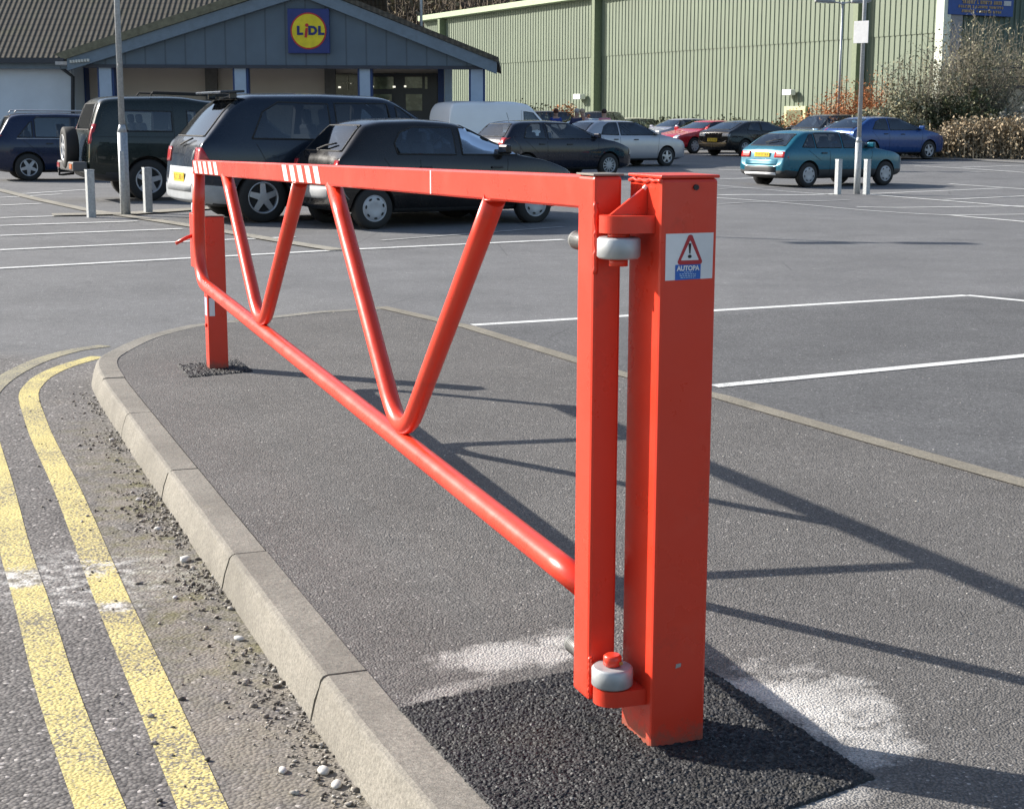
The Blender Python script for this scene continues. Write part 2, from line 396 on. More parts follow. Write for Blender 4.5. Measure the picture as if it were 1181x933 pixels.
# kerb stones (one structure), separated by narrow joints
KERB = mat_concrete('kerb_concrete', (.19, .175, .15), (.30, .28, .24))
acc = [0.]
for a, b in zip(oc, oc[1:]): acc.append(acc[-1]+(b-a).length)
def on_curve(line, s):
    k = max(0, min(len(acc)-2, int(np.searchsorted(acc, s))-1)); t = (s-acc[k])/max(1e-9, acc[k+1]-acc[k]); return line[k].lerp(line[k+1], t)
def s_of(px, py):
    q = flat(px, py); return acc[min(range(len(oc)), key=lambda i: (oc[i]-q).length)]
cuts = [0.0, s_of(369, 781)-1.4, s_of(369, 781), s_of(260, 635), s_of(193, 543), s_of(145, 477), s_of(117, 437), s_of(125.6, 405)]
while cuts[-1]+.9 < acc[-1]: cuts.append(cuts[-1]+.9)
cuts.append(acc[-1])
mb = MB()
prof = [(KW, -.20), (KW, -.003), (KW-.003, .003), (.022, .003), (.010, -.002), (.002, -.012), (-.002, -.024), (-.016, -.065), (-.029, -.125), (-.031, -.20)]
for a, b in zip(cuts, cuts[1:]):
    gap = random.uniform(.0065, .0095); m = max(3, int((b-a)/.03)); rows = []; jx, jz = random.uniform(-.002, .002), random.uniform(-.003, .002)
    for k in range(m+1):
        s = a+gap+(b-a-2*gap)*k/m; p = on_curve(oc, s); q = on_curve(inner, s); n = (q-p).normalized()
        zb = 1-ss(acc[-1]-2.2, acc[-1], s)*0
        rows.append([Vector((p.x+n.x*(w+jx), p.y+n.y*(w+jx), h+jz+((random.uniform(-.0012, .0012)-(random.random() < .04)*random.uniform(.003, .008)) if 3 < i < 8 else 0))) for i, (w, h) in enumerate(prof)])
    Vg = mb.grid(rows); mb.bm.faces.new(Vg[0]); mb.bm.faces.new(Vg[-1][::-1])
ko = mb.build('kerb', KERB); ko.data.set_sharp_from_angle(angle=R(16)); tag(ko, kind='structure')
# dark joint filler line under the stones
mb = MB(); Vg = mb.grid([[p+n*.012+Vector((0, 0, -.012)) - Vector((0, 0, 0)), p+n*(KW+.004)+Vector((0, 0, -.003))] for p, n in zip(oc, nn)])
tag(mb.build('kerb_joint_bedding', simple('joint_mortar_dark', (.022, .02, .017), .9)), kind='structure')

def ribbon(mb, pts, w, dz, n=6, zf=zg, smooth=True, mi=0):
    line = crom(pts, n) if smooth and len(pts) > 2 else None
    if line is None:
        line = []
        for a, b in zip(pts, pts[1:]):
            L = math.dist(a[:2], b[:2]); m = max(2, int(L/.4)); line += [np.array(a[:2])+(np.array(b[:2])-np.array(a[:2]))*k/m for k in range(m)]
        line.append(np.array(pts[-1][:2]))
    rows = []; wl = w if hasattr(w, '__len__') else None
    for i, p in enumerate(line):
        d = np.array(line[min(i+1, len(line)-1)][:2])-np.array(line[max(i-1, 0)][:2]); d = d/np.hypot(*d); nrm = np.array([-d[1], d[0]])
        ww = w if wl is None else np.interp(i/(len(line)-1), np.linspace(0, 1, len(w)), w)
        row = []
        for k in (-.5, 0, .5):
            q = p[:2]+nrm*ww*k; row.append(Vector((q[0], q[1], float(zf(q[0], q[1]))+dz)))
        rows.append(row)
    mb.grid(rows, mi)
def up(o):
    me = o.data
    if sum(p.normal.z for p in me.polygons) < 0: me.flip_normals()
    return o
flatz = lambda x, y: 0.0
# flush concrete edging strip between pavement and car park
mb = MB(); ribbon(mb, [(p.x, p.y) for p in strip_pts], .115, .005, zf=flatz, smooth=False)
tag(up(mb.build('edging_strip', mat_concrete('edging_concrete', (.20, .18, .14), (.27, .245, .20)))), kind='structure')
# second concrete channel far left, running to the lamp post
mb = MB(); ribbon(mb, [G(*p)[:2] for p in ((-60, 208), (0, 220), (44, 231), (102, 243.5), (146, 250), (217, 261), (288, 273), (339, 281.6), (389, 289.5))], .22, .015, smooth=False)
tag(up(mb.build('drainage_channel', mat_concrete('channel_concrete', (.24, .22, .18), (.36, .34, .29), moss=False))), kind='structure')
mb = MB(); ribbon(mb, [G(*p)[:2] for p in ((60, 249), (150, 247.5), (250, 240.5), (330, 236))], .5, .022, smooth=False)
tag(up(mb.build('island_strip', mat_concrete('channel_concrete', (.24, .22, .18), (.36, .34, .29), moss=False))), kind='structure')

# yellow no-parking lines
YEL = mat_paint('worn_yellow_paint', (.58, .49, .19), (.16, .145, .12), .54, .66, 42)
YEL2 = mat_paint('faded_yellow_paint', (.38, .34, .21), (.15, .14, .12), .45, .66, 34)
zr = -.124
def mid(a, b): return ((a[0]+b[0])/2, (a[1]+b[1])/2)
in_c = [((173, 860), (236, 867)), ((145, 781), (193, 781)), ((116.5, 712), (160, 712)), ((97.7, 659), (134, 659)), ((64, 567), (93, 567)), ((35, 509), (66, 509)), ((24, 482), (56, 482))]
cl = [G(*mid(a, b)) for a, b in in_c]
cl += [G(*p) for p in ((33, 456), (42, 441), (57, 430.5), (80, 421), (113, 411.5))]
dn = (cl[0]-cl[1]).normalized(); cl = [cl[0]+dn*2.2, cl[0]+dn*1.0] + cl
mb = MB(); ribbon(mb, [p[:2] for p in cl], .114, .0022)
tag(up(mb.build('inner_yellow_line', YEL)), kind='structure')
out_c = [(116, 933), (84.5, 850), (60, 778), (38, 700), (17, 632), (0, 560), (-16, 500), (-17, 470)]
ol = [G(*p) for p in out_c]; dn = (ol[0]-ol[1]).normalized(); ol = [ol[0]+dn*2, ol[0]+dn] + ol
mb = MB(); ribbon(mb, [p[:2] for p in ol], .114, .0022)
tag(up(mb.build('outer_yellow_line', YEL)), kind='structure')
ol2 = [G(*p) for p in ((-17, 470), (-12, 453), (4, 438), (25, 425.5), (50, 414.5), (85, 404.5), (122, 399))]
mb = MB(); ribbon(mb, [p[:2] for p in ol2], .125, .0030)
tag(up(mb.build('faded_outer_yellow_line', YEL2)), kind='structure')

# white bay lines
WL = mat_paint('worn_white_paint', (.66, .66, .64), (.20, .20, .195), .58, .80, 30)
WL2 = mat_paint('old_white_paint', (.42, .42, .41), (.19, .188, .185), .45, .75, 30)
def lines(lst, w, mat, name):
    mb = MB()
    for i, l in enumerate(lst):
        pts = [G(*p)[:2] for p in l]; far = pts[0][1] > 14
        ribbon(mb, pts, w, (.0030 if not far else .007)+.0006*(i % 6), smooth=False)
    tag(up(mb.build(name, mat)), kind='structure')
lines([[(545, 375.3), (1115, 341)], [(1115, 341), (1250, 354)], [(823, 446), (1230, 406)]], .105, WL, 'near_bay_markings')
lines([[(-40, 312), (0, 310.2), (217, 298.5), (400, 288.6), (650, 277)], [(0, 289), (264, 277), (340, 274)], [(0, 272.5), (210, 264.5)], [(0, 261), (159, 255.8)], [(0, 252), (98, 249)], [(0, 237.6), (47, 235.5)], [(27, 224), (102, 219)], [(0, 228.5), (70, 224.5)],
       [(780, 222), (820, 228.5), (942, 238), (1095, 248.7), (1230, 261)], [(780, 210.5), (829, 214.4), (960, 225)], [(1003, 225), (1230, 243.5)],
       [(1089, 231), (1230, 224.5)], [(1003, 224), (1156, 217.5)], [(988, 239), (1230, 237.5)], [(1095, 248.7), (1230, 247.3)], [(1095, 212.6), (1230, 222)], [(1055, 192), (1230, 203)], [(1110, 193.6), (1230, 189.5)], [(829, 225.5), (963, 224)], [(829, 206.5), (900, 203)], [(829, 196), (863, 197)]], .13, WL, 'far_bay_markings')
lines([[(440, 278), (650, 262)], [(830, 236), (980, 231)], [(829, 218.5), (900, 216)], [(1110, 200), (1230, 195)]], .09, WL2, 'old_bay_markings')

# fresh tarmac patches with real stone relief
TARM = mat_tarmac()
def tarmac(name, quad, n1, n2, amp=.007, lift=.006):
    P = np.array([[p.x, p.y] for p in quad]); u = np.linspace(0, 1, n1)[:, None]; v = np.linspace(0, 1, n2)[None, :]
    XY = [(P[0][k]*(1-u)*(1-v)+P[1][k]*u*(1-v)+P[2][k]*u*v+P[3][k]*(1-u)*v) for k in (0, 1)]
    wob = lambda: np.convolve(rng.normal(0, 1, max(n1, n2)+20), np.ones(7)/7, 'same')[:max(n1, n2)]
    e = (np.minimum(np.minimum(u, 1-u)*n1, np.minimum(v, 1-v)*n2))
    x = XY[0]+rng.normal(0, .0013, (n1, n2)); y = XY[1]+rng.normal(0, .0013, (n1, n2))
    edge = np.exp(-e/2.2); x = x+edge*wob()[:n1, None]*.009; y = y+edge*wob()[None, :n2]*.009
    z = lift + rng.random((n1, n2))*amp - amp*.3; z = np.where(e < .5, -.003, z)
    V = np.stack([x, y, z], -1).reshape(-1, 3); I = np.arange(n1*n2).reshape(n1, n2)
    F = np.stack([I[:-1, :-1], I[1:, :-1], I[1:, 1:], I[:-1, 1:]], -1).reshape(-1, 4)
    tag(up(raw(name, V, F, TARM)), kind='structure')
A, B, Cc = flat(457, 818), flat(781, 749), flat(1010, 898)
D = A + (Cc-B)*1.0; i0 = min(inner, key=lambda p: (p-A).length); dk = (inner[0]-i0).normalized()
D = A + dk*1.05
tarmac('fresh_tarmac_patch', [A, B, Cc, D], 150, 170)
tarmac('fresh_tarmac_patch_at_far_post', [flat(204, 422), flat(275, 416), flat(293, 429), flat(217, 436)], 60, 40, .012)

# ------------------------------------------------------------------ the swing gate
th = -.35990831
gO = Vector((.1374, 3.9725, 0)); gv = Vector((math.sin(th), math.cos(th), 0)); uv = Vector((math.cos(th), -math.sin(th), 0)); zv = Vector((0, 0, 1))
def Q3(s, u, z): return gO + gv*s + uv*u + zv*z          # frame of the two posts
gO2 = Vector((.1349, 3.9010, .027))
def P3(s, u, z): return gO2 + (gv*s + uv*u + zv*z)*.982       # frame of the gate leaf, hung a little in front of the post face
GM = Matrix((( uv.x, gv.x, 0), (uv.y, gv.y, 0), (0, 0, 1))).to_4x4()      # local x = u, y = g
def gbox(mb, s0, s1, u0, u1, z0, z1, bev=.004, fr=None):
    mb.box((fr or P3)((s0+s1)/2, (u0+u1)/2, (z0+z1)/2), tuple(v*(1 if fr else .982) for v in (u1-u0, s1-s0, z1-z0)), GM, bev); return mb
gate = empty('swing_gate', P3(-.32, 0, 0), 'long red tubular steel swing gate with V bracing hung on the thick red post', 'gate')
def par(o, root):
    o.parent = root; o.matrix_parent_inverse = Matrix.Translation(-root.location) if root.rotation_euler.z == 0 else (Matrix.Translation(root.location) @ Matrix.Rotation(root.rotation_euler.z, 4, 'Z')).inverted(); return o
def rt(s): return 1.369-.0178*s          # top of the rail
mb = MB(); sA, sB = -.158, 5.70
hh = .081; uw = .028; rows = []
c_ = .006
sec = [(-uw+c_, 0), (uw-c_, 0), (uw, -c_), (uw, -hh+c_), (uw-c_, -hh), (-uw+c_, -hh), (-uw, -hh+c_), (-uw, -c_)]
for s in np.linspace(sA, sB, 14): rows.append([P3(s, a, rt(s)+b) for a, b in sec+[sec[0]]])
mb.grid(rows)
for f in mb.bm.faces: f.smooth = False
bmesh.ops.remove_doubles(mb.bm, verts=mb.bm.verts[:], dist=1e-5)
mb.bm.verts.ensure_lookup_table()
for srt in (sA, sB):
    vv = [v for v in mb.bm.verts if abs((v.co-gO2).dot(gv)-srt*.982) < 1e-4]; cc = sum((v.co for v in vv), Vector())/len(vv)
    vv.sort(key=lambda v: math.atan2((v.co-cc).z, (v.co-cc).dot(uv))); mb.bm.faces.new(vv)
par(mb.build('top_rail', RED), gate)
# hinge leg
mb = gbox(MB(), -.26, -.16, -.038, .036, .064, 1.372, .008); par(mb.build('hinge_leg', RED), gate)
mb = gbox(MB(), -.263, -.157, -.041, .039, 1.3725, 1.3775, .0015); par(mb.build('leg_cap', simple('dull_cap_metal', (.20, .17, .14), .6)), gate)
# welds beside the hinge eyes
for zc, hw in ((1.225, .085), (.125, .055)):
    mb = MB(); pts = [P3(-.262, -.034+random.uniform(-.002, .002), zc-hw+2*hw*k/22) for k in range(23)]
    mb.tube(pts, [random.uniform(.004, .0075) for _ in pts], 8); par(mb.build('weld_bead', RED), gate)
for k in range(2):
    mb = MB(); z = (rt(sA), rt(sA)-hh)[k]; mb.tube([P3(-.156, -.03+.056*i/10, z) for i in range(11)], [random.uniform(.003, .005) for _ in range(11)], 6)
    par(mb.build('weld_bead', RED), gate)
# bottom tube with the bend up at the far end
def bt(s): return .334+.0368*s
pts = [P3(s, 0, bt(s)) for s in np.linspace(-.158, 5.52, 30)]
b0, b1, b2 = P3(5.52, 0, bt(5.52)), P3(5.745, 0, bt(5.76)+.0), P3(5.735, 0, .80)
for k in range(1, 10):
    t = k/9; pts.append(b0*(1-t)**2 + b1*2*t*(1-t) + b2*t*t)
pts += [P3(5.70, 0, 1.0), P3(5.66, 0, rt(5.66)-hh+.004)]
mb = MB(); mb.tube(pts, .0355, 24); par(mb.build('bottom_tube', RED), gate)
def vee(sa, sm, sb, zm):
    top = lambda s: rt(s)-hh+.004
    a, m, b = P3(sa, 0, top(sa)), P3(sm, 0, zm), P3(sb, 0, top(sb)); r = .21
    da, db = (a-m).normalized(), (b-m).normalized(); q0, q1 = m+da*r, m+db*r
    pts = [a.lerp(q0, k/6) for k in range(6)] + [q0*(1-t)**2+m*2*t*(1-t)+q1*t*t for t in np.linspace(0, 1, 12)] + [q1.lerp(b, k/6) for k in range(1, 7)]
    mb = MB(); mb.tube(pts, .032, 24)
    for e in (a, b): mb.tube([e+Vector((0, 0, -.004))+gv*(.034*math.cos(t))+uv*(.030*math.sin(t)) for t in np.linspace(0, 2*PI, 25)], .004, 6)
    par(mb.build('v_brace', RED), gate)
vee(.535, 1.485, 2.41, .375); vee(3.00, 3.91, 4.74, .462)
# hinge eyes: threaded rods through the leg with nuts
for zc in (1.207, .148):
    mb = MB(); mb.cyl(P3(-.322, 0, zc-.025), P3(-.322, 0, zc+.025), .0505, n=40, bev=.005)
    mb.cyl(P3(-.28, 0, zc), P3(-.26, 0, zc), .018, n=20)
    o = par(mb.build('hinge_eye', GALV), gate)
    mb = MB(); mb.cyl(P3(-.159, 0, zc), P3(-.148, 0, zc), .030, n=24, bev=.002); par(mb.build('washer', simple('pale_washer', (.62, .62, .6), .4, .3)), gate)
    mb = MB(); mb.cyl(P3(-.148, 0, zc), P3(-.060, 0, zc), .0225, n=24, bev=.004)
    for k in range(9): mb.tube([P3(-.14+k*.008, .0226*math.cos(t), zc+.0226*math.sin(t)) for t in np.linspace(0, 2*PI, 19)], .0016, 5)
    par(mb.build('threaded_rod', simple('dark_zinc', (.17, .175, .17), .5, .3)), gate)
# reflective tape on the sunlit side of the rail
def tape(s0, s1, n, name='reflective_tape'):
    mb = MB(); L = (s1-s0)/(n-.4)
    for k in range(n):
        a = s0+k*L; b = a+L*.56; sl = L*.28
        poly = [P3(a+sl, -uw-.0012, rt(a)-.007), P3(b+sl, -uw-.0012, rt(b)-.007), P3(b-sl*.2, -uw-.0012, rt(b)-hh+.006), P3(a-sl*.2, -uw-.0012, rt(a)-hh+.006)]
        mb.prism(poly, uv*.0012)
    par(mb.build(name, simple('reflective_white', (.78, .76, .72), .4)), gate)
tape(4.86, 5.63, 5); tape(2.52, 3.20, 5)
mb = MB(); mb.prism([P3(a, -uw-.001, z) for a, z in ((1.045, rt(1.05)-.004), (1.055, rt(1.05)-.004), (1.055, rt(1.05)-hh+.004), (1.045, rt(1.05)-hh+.004))], uv*.001)
par(mb.build('tape_edge', simple('reflective_white', (.78, .76, .72), .4)), gate)

# big hinge post
post = empty('hinge_post', Q3(-.372, .115, 0), 'tall thick square red steel post carrying the gate hinges and a white warning sticker', 'post')
mb = gbox(MB(), -.46, -.285, .042, .187, -.02, 1.372, .008, Q3); par(mb.build('post_tube', RED), post)
mb = gbox(MB(), -.4625, -.2825, .0395, .1895, 1.3725, 1.380, .0025, Q3); par(mb.build('post_cap', RED), post)
mb = MB(); mb.tube([Q3(-.462+.17*k/14, .040, 1.366+random.uniform(-.003, .003)) for k in range(15)], [random.uniform(.0035, .0055) for _ in range(15)], 7)
par(mb.build('weld_bead', RED), post)
for zc, up_ in ((1.267, 1), (.126, -1)):
    mb = MB(); poly = []
    for k in range(33):
        t = PI/2 + PI*k/32; poly.append(Q3(-.382+.047*math.sin(t), -.0275+.046*math.cos(t), zc-.020))
    poly = [Q3(-.333, .0415, zc-.020)] + poly + [Q3(-.431, .0415, zc-.020)]
    mb.prism(poly, zv*.040); o = par(mb.build('hinge_bracket', RED), post)
    if up_ > 0:
        mb = MB(); mb.prism([Q3(-.386, -.052, zc+.0205), Q3(-.386, .0415, zc+.0205), Q3(-.386, .0415, zc+.082), Q3(-.386, .030, zc+.080)], gv*.009); par(mb.build('gusset', RED), post)
        mb = MB(); mb.cyl(Q3(-.382, -.0275, zc-.031), Q3(-.382, -.0275, zc-.0205), .026, n=24); par(mb.build('spacer_washer', RED), post); mb = MB(); mb.cyl(Q3(-.382, -.0275, 1.170), Q3(-.382, -.0275, 1.187), .022, n=24); par(mb.build('hinge_pin', RED), post)
        mb = MB(); mb.cyl(Q3(-.381, .034, zc+.078), Q3(-.381, .041, zc+.085), .006, n=8); par(mb.build('paint_chip', simple('reflective_white', (.78, .76, .72), .4)), post)
    else:
        mb = MB(); mb.cyl(Q3(-.382, -.0275, .197), Q3(-.382, -.0275, .226), .0225, n=24, bev=.005); par(mb.build('hinge_pin', RED), post)
        mb = MB(); mb.box(Q3(-.402, -.014, .208), (.009, .006, .008), GM, .001); par(mb.build('split_pin', simple('brass', (.45, .28, .08), .4, .6)), post)
mb = MB(); mb.cyl(Q3(-.4655, .128, 1.352), Q3(-.4605, .128, 1.352), .0065, n=16); par(mb.build('bolt_hole', BLACKF), post)
mb = MB(); mb.prism([Q3(-.4612, u, z) for u, z in ((.104, .20), (.118, .203), (.119, .212), (.106, .211))], gv*.001); par(mb.build('paint_nick', simple('bare_metal', (.35, .33, .3), .6)), post)
# sticker
def SP(X_, Y_, d=.0): return Q3(-.461-d, .055+(X_-105)/745*.121, 1.248-(Y_-150)/690*.108)
mb = MB(); mb.prism([SP(*q) for q in ((105, 840), (850, 826), (855, 150), (103, 155))], gv*.0006); stk = par(mb.build('warning_sticker', WHITE), post)
def sub(o): o.parent = stk; o.matrix_parent_inverse = stk.matrix_world.inverted() if False else Matrix.Translation(-post.location) ; return o
def stick(poly, d, mat, name):
    mb = MB(); mb.prism([SP(*q, d=d) for q in poly], gv*.0005); o = mb.build(name, mat); o.parent = stk; o.matrix_parent_inverse = Matrix.Translation(-Vector(post.location)) @ Matrix.Translation(post.location); return o
def rtri(cx, topy, basey, half, r):
    out = []
    for (x, y), (a0, a1) in zip(((cx, topy+r*1.2), (cx+half-r*1.6, basey-r), (cx-half+r*1.6, basey-r)), ((-150, -30), (-30, 90), (90, 210))):
        for k in range(7): a = R(a0+(a1-a0)*k/6); out.append((x+r*math.cos(a), y+r*math.sin(a)))
    return out
stick(rtri(487, 165, 612, 218, 42), .0008, REDF, 'red_triangle')
stick(rtri(484, 262, 548, 142, 8), .0014, WHITE, 'white_triangle')
stick([(455, 300), (500, 300), (488, 452), (470, 452)], .0020, BLACKF, 'exclamation_mark')
stick([(479+30*math.cos(a), 492+26*math.sin(a)) for a in np.linspace(0, 2*PI, 17)[:-1]], .0020, BLACKF, 'exclamation_mark')
stick([(258, 612), (660, 608), (658, 828), (258, 838)], .0008, BLUEF, 'blue_panel')
FM = Matrix(((uv.x, 0, -gv.x, 0), (uv.y, 0, -gv.y, 0), (0, 1, 0, 0), (0, 0, 0, 1)))
def ontext(s_, X_, Y_, size, mat, bold, name, sx=1.):
    M = Matrix.Translation(SP(X_, Y_, d=.0016)) @ FM; o = text_mesh(name, s_, size, M, mat, None, bold, .0002, sx); o.parent = stk; return o
ontext('AUTOPA', 458, 668, .0155, WHITE, .0006, 'lettering', .92)
for k, (w0, w1) in enumerate(((395, 530), (325, 585), (330, 590), (345, 575))):
    poly_y = 722+k*26; x = w0
    mbp = []
    while x < w1:
        w_ = random.uniform(18, 46); mbp.append((x, min(x+w_, w1))); x += w_+12
    mb = MB()
    for a, b in mbp: mb.prism([SP(a, poly_y+8, d=.0014), SP(b, poly_y+8, d=.0014), SP(b, poly_y-5, d=.0014), SP(a, poly_y-5, d=.0014)], gv*.0004)
    o = mb.build('small_print', simple('pale_print', (.35, .5, .7), .5)); o.parent = stk

# far locking post
lock = empty('locking_post', Q3(5.79, .098, 0), 'short red steel slam post catching the far end of the gate', 'post')
mb = gbox(MB(), 5.74, 5.85, .040, .157, -.02, .930, .006, Q3); par(mb.build('post_tube', RED), lock)
mb = gbox(MB(), 5.736, 5.854, .036, .161, .9305, .936, .001, Q3); par(mb.build('post_cap', simple('dull_cap_metal', (.20, .17, .14), .6)), lock)
mb = gbox(MB(), 5.80, 5.93, -.022, .0395, .62, .945, .005, Q3); par(mb.build('lock_housing', RED), lock)
mb = MB(); mb.tube([Q3(5.86, -.02, .81), Q3(5.86, -.05, .80), Q3(5.86, -.12, .765)], .011, 12); par(mb.build('handle', RED), lock)
for z, m_ in ((.995, WHITE), (.945, RED)):
    mb = MB(); mb.cyl(Q3(5.86, -.005, z-.05), Q3(5.86, -.005, z+.012), .014, n=14, bev=.004); par(mb.build('bolt_head', m_), lock)
mb = MB(); mb.prism([Q3(5.7385, u, z) for u, z in ((.050, .33), (.083, .33), (.083, .44), (.050, .44))], gv*.001); par(mb.build('sticker', WHITE), lock)
mb = MB(); mb.prism([Q3(s, .0385, z) for s, z in ((5.76, .33), (5.83, .33), (5.83, .44), (5.76, .44))], uv*.001); par(mb.build('sticker', simple('pale_blue_film', (.35, .5, .7), .5)), lock)
for z in (.52, .27):
    mb = MB(); mb.cyl(Q3(5.79, .030, z), Q3(5.79, .040, z), .012, n=12); par(mb.build('bolt_head', RED), lock)

# ------------------------------------------------------------------ cars
def evaluated(o):
    bpy.context.view_layer.update(); dg = bpy.context.evaluated_depsgraph_get()
    return bpy.data.meshes.new_from_object(o.evaluated_get(dg))
def body_mesh(sp):
    L, W, top, belt = sp['L'], sp['W'], sp['top'], sp['belt']; tx, tz = zip(*top); bx, bz = zip(*belt)
    st = sorted(set([round(x, 3) for x in tx] + [.0, .05, .16, .35, L-.4, L-.18, L-.06, L] + list(np.round(np.arange(.6, L-.4, .33), 3))))
    out = [st[0]]
    for x in st[1:]:
        if x-out[-1] > .035: out.append(x)
    st = out
    px_, pw_ = sp.get('plan', ([0, .05, .16, .4, .8, L-1.0, L-.5, L-.2, L-.06, L], [.80, .90, .955, .985, 1, 1, .97, .90, .80, .66]))
    wr = sp.get('roofw', .76); verts = []; faces = []
    gh0, gh1 = sp['green']     # x range over which a greenhouse exists
    clr = sp.get('clear', .2)
    for x in st:
        t = np.interp(x, tx, tz); b = min(np.interp(x, bx, bz), t-.015); w = W/2*np.interp(x, px_, pw_)
        bot = clr + .12*math.exp(-x/.18) + .10*math.exp(-(L-x)/.18); bot = min(bot, t-.12)
        g = min(1., max(0., (t-b-.06)/.35))
        wroof = w*(1-g)*.93 + g*W/2*wr; wb = w*.965; mz = b+(t-b)*.5
        half = [(0, t), (wroof*.55, t-.010*(1+g)), (wroof*.88, t-.030*(1+g*.3)), (wroof, t-(t-b)*(.16*g+.4*(1-g)) if True else 0), ((wroof*.42+wb*.58), b+(t-b)*.42*g+(1-g)*(t-b)*.3), (wb, b-.005), (w*.99, b-(b-bot)*.16), (w, b-(b-bot)*.45), (w*.985, b-(b-bot)*.75), (w*.93, bot+.01), (w*.6, bot-.01), (0, bot-.01)]
        ring = half + [(-y, z) for y, z in half[-2:0:-1]]
        verts.append([Vector((x, y, z)) for y, z in ring])
    mb = MB(); V = [[mb.bm.verts.new(p) for p in r] for r in verts]; n = len(V[0])
    for i in range(len(V)-1):
        for j in range(n): mb.bm.faces.new((V[i][j], V[i][(j+1) % n], V[i+1][(j+1) % n], V[i+1][j]))
    def capq(r, flip):
        h = n//2
        for j in range(h):
            a, b, c, d = r[j], r[j+1], r[(n-j-1) % n], r[(n-j) % n]
            vs_ = []
            for v in (a, b, c, d):
                if v not in vs_: vs_.append(v)
            if len(vs_) > 2: mb.bm.faces.new(vs_ if flip else vs_[::-1])
    capq(V[0], True); capq(V[-1], False)
    return mb
def make_wheel(r, w, style, side):
    """returns (tyre mesh, rim mesh); axle along local y; outer face to side*y"""
    mb = MB(); ri = r*.64
    prof = [(-w/2, ri), (-w/2-.004, r*.80), (-w/2+.012, r*.96), (-w/2+.03, r), (w/2-.03, r), (w/2-.012, r*.96), (w/2+.004, r*.80), (w/2, ri), (w/2-.015, ri*.97)]
    rows = [[Vector((q*math.cos(a), y, q*math.sin(a))) for a in np.linspace(0, 2*PI, 37)] for y, q in prof]
    mb.grid(rows); bmesh.ops.remove_doubles(mb.bm, verts=mb.bm.verts[:], dist=1e-5); bmesh.ops.recalc_face_normals(mb.bm, faces=mb.bm.faces[:])
    ty = bpy.data.meshes.new('tyre'); mb.bm.to_mesh(ty); mb.bm.free()
    mb = MB(); o = side*(w/2)
    rows = [[Vector((q*math.cos(a), o-side*d, q*math.sin(a))) for a in np.linspace(0, 2*PI, 37)] for d, q in ((.001, ri), (-.004, ri*.97), (.004, ri*.91), (.045, ri*.86))]
    mb.grid(rows)
    k0 = len(mb.bm.faces)
    vsd = [mb.bm.verts.new(Vector((ri*.9*math.cos(a), o-side*.045, ri*.9*math.sin(a)))) for a in np.linspace(0, 2*PI, 25)[:-1]]
    fd = mb.bm.faces.new(vsd); fd.material_index = 1
    nsp = {'five': 5, 'six': 6, 'hub': 0, 'many': 12, 'seven': 7}[style]
    if nsp:
        for k in range(nsp):
            a = 2*PI*k/nsp+.3; ca, sa = math.cos(a), math.sin(a); wd = (ri*.19 if nsp < 9 else ri*.09)
            def q(rr, tt, d): return Vector((rr*ca-tt*sa, o-side*d, rr*sa+tt*ca))
            mb.prism([q(ri*.15, -wd*1.1, .004), q(ri*.9, -wd*.85, .010), q(ri*.9, wd*.85, .010), q(ri*.15, wd*1.1, .004)], Vector((0, -side*.02, 0)))
        mb.cyl((0, o-side*.03, 0), (0, o-side*0, 0), ri*.25, n=18)
    else:
        rows = [[Vector((qq*math.cos(a), o-side*d, qq*math.sin(a))) for a in np.linspace(0, 2*PI, 37)] for d, qq in ((.004, ri*.93), (-.004, ri*.8), (-.010, ri*.45), (-.004, ri*.3), (-.006, .0005))]
        mb.grid(rows)
        for k in range(7):
            a = 2*PI*k/7; cx, cz = ri*.74*math.cos(a), ri*.74*math.sin(a)
            vv = [mb.bm.verts.new(Vector((cx+ri*(.15*math.cos(b)*-math.sin(a)+.08*math.sin(b)*math.cos(a)), o+side*.0095, cz+ri*(.15*math.cos(b)*math.cos(a)+.08*math.sin(b)*math.sin(a))))) for b in np.linspace(0, 2*PI, 11)[:-1]]
            f = mb.bm.faces.new(vv); f.material_index = 1
    bmesh.ops.recalc_face_normals(mb.bm, faces=mb.bm.faces[:])
    rm = bpy.data.meshes.new('rim'); mb.bm.to_mesh(rm); mb.bm.free(); return ty, rm

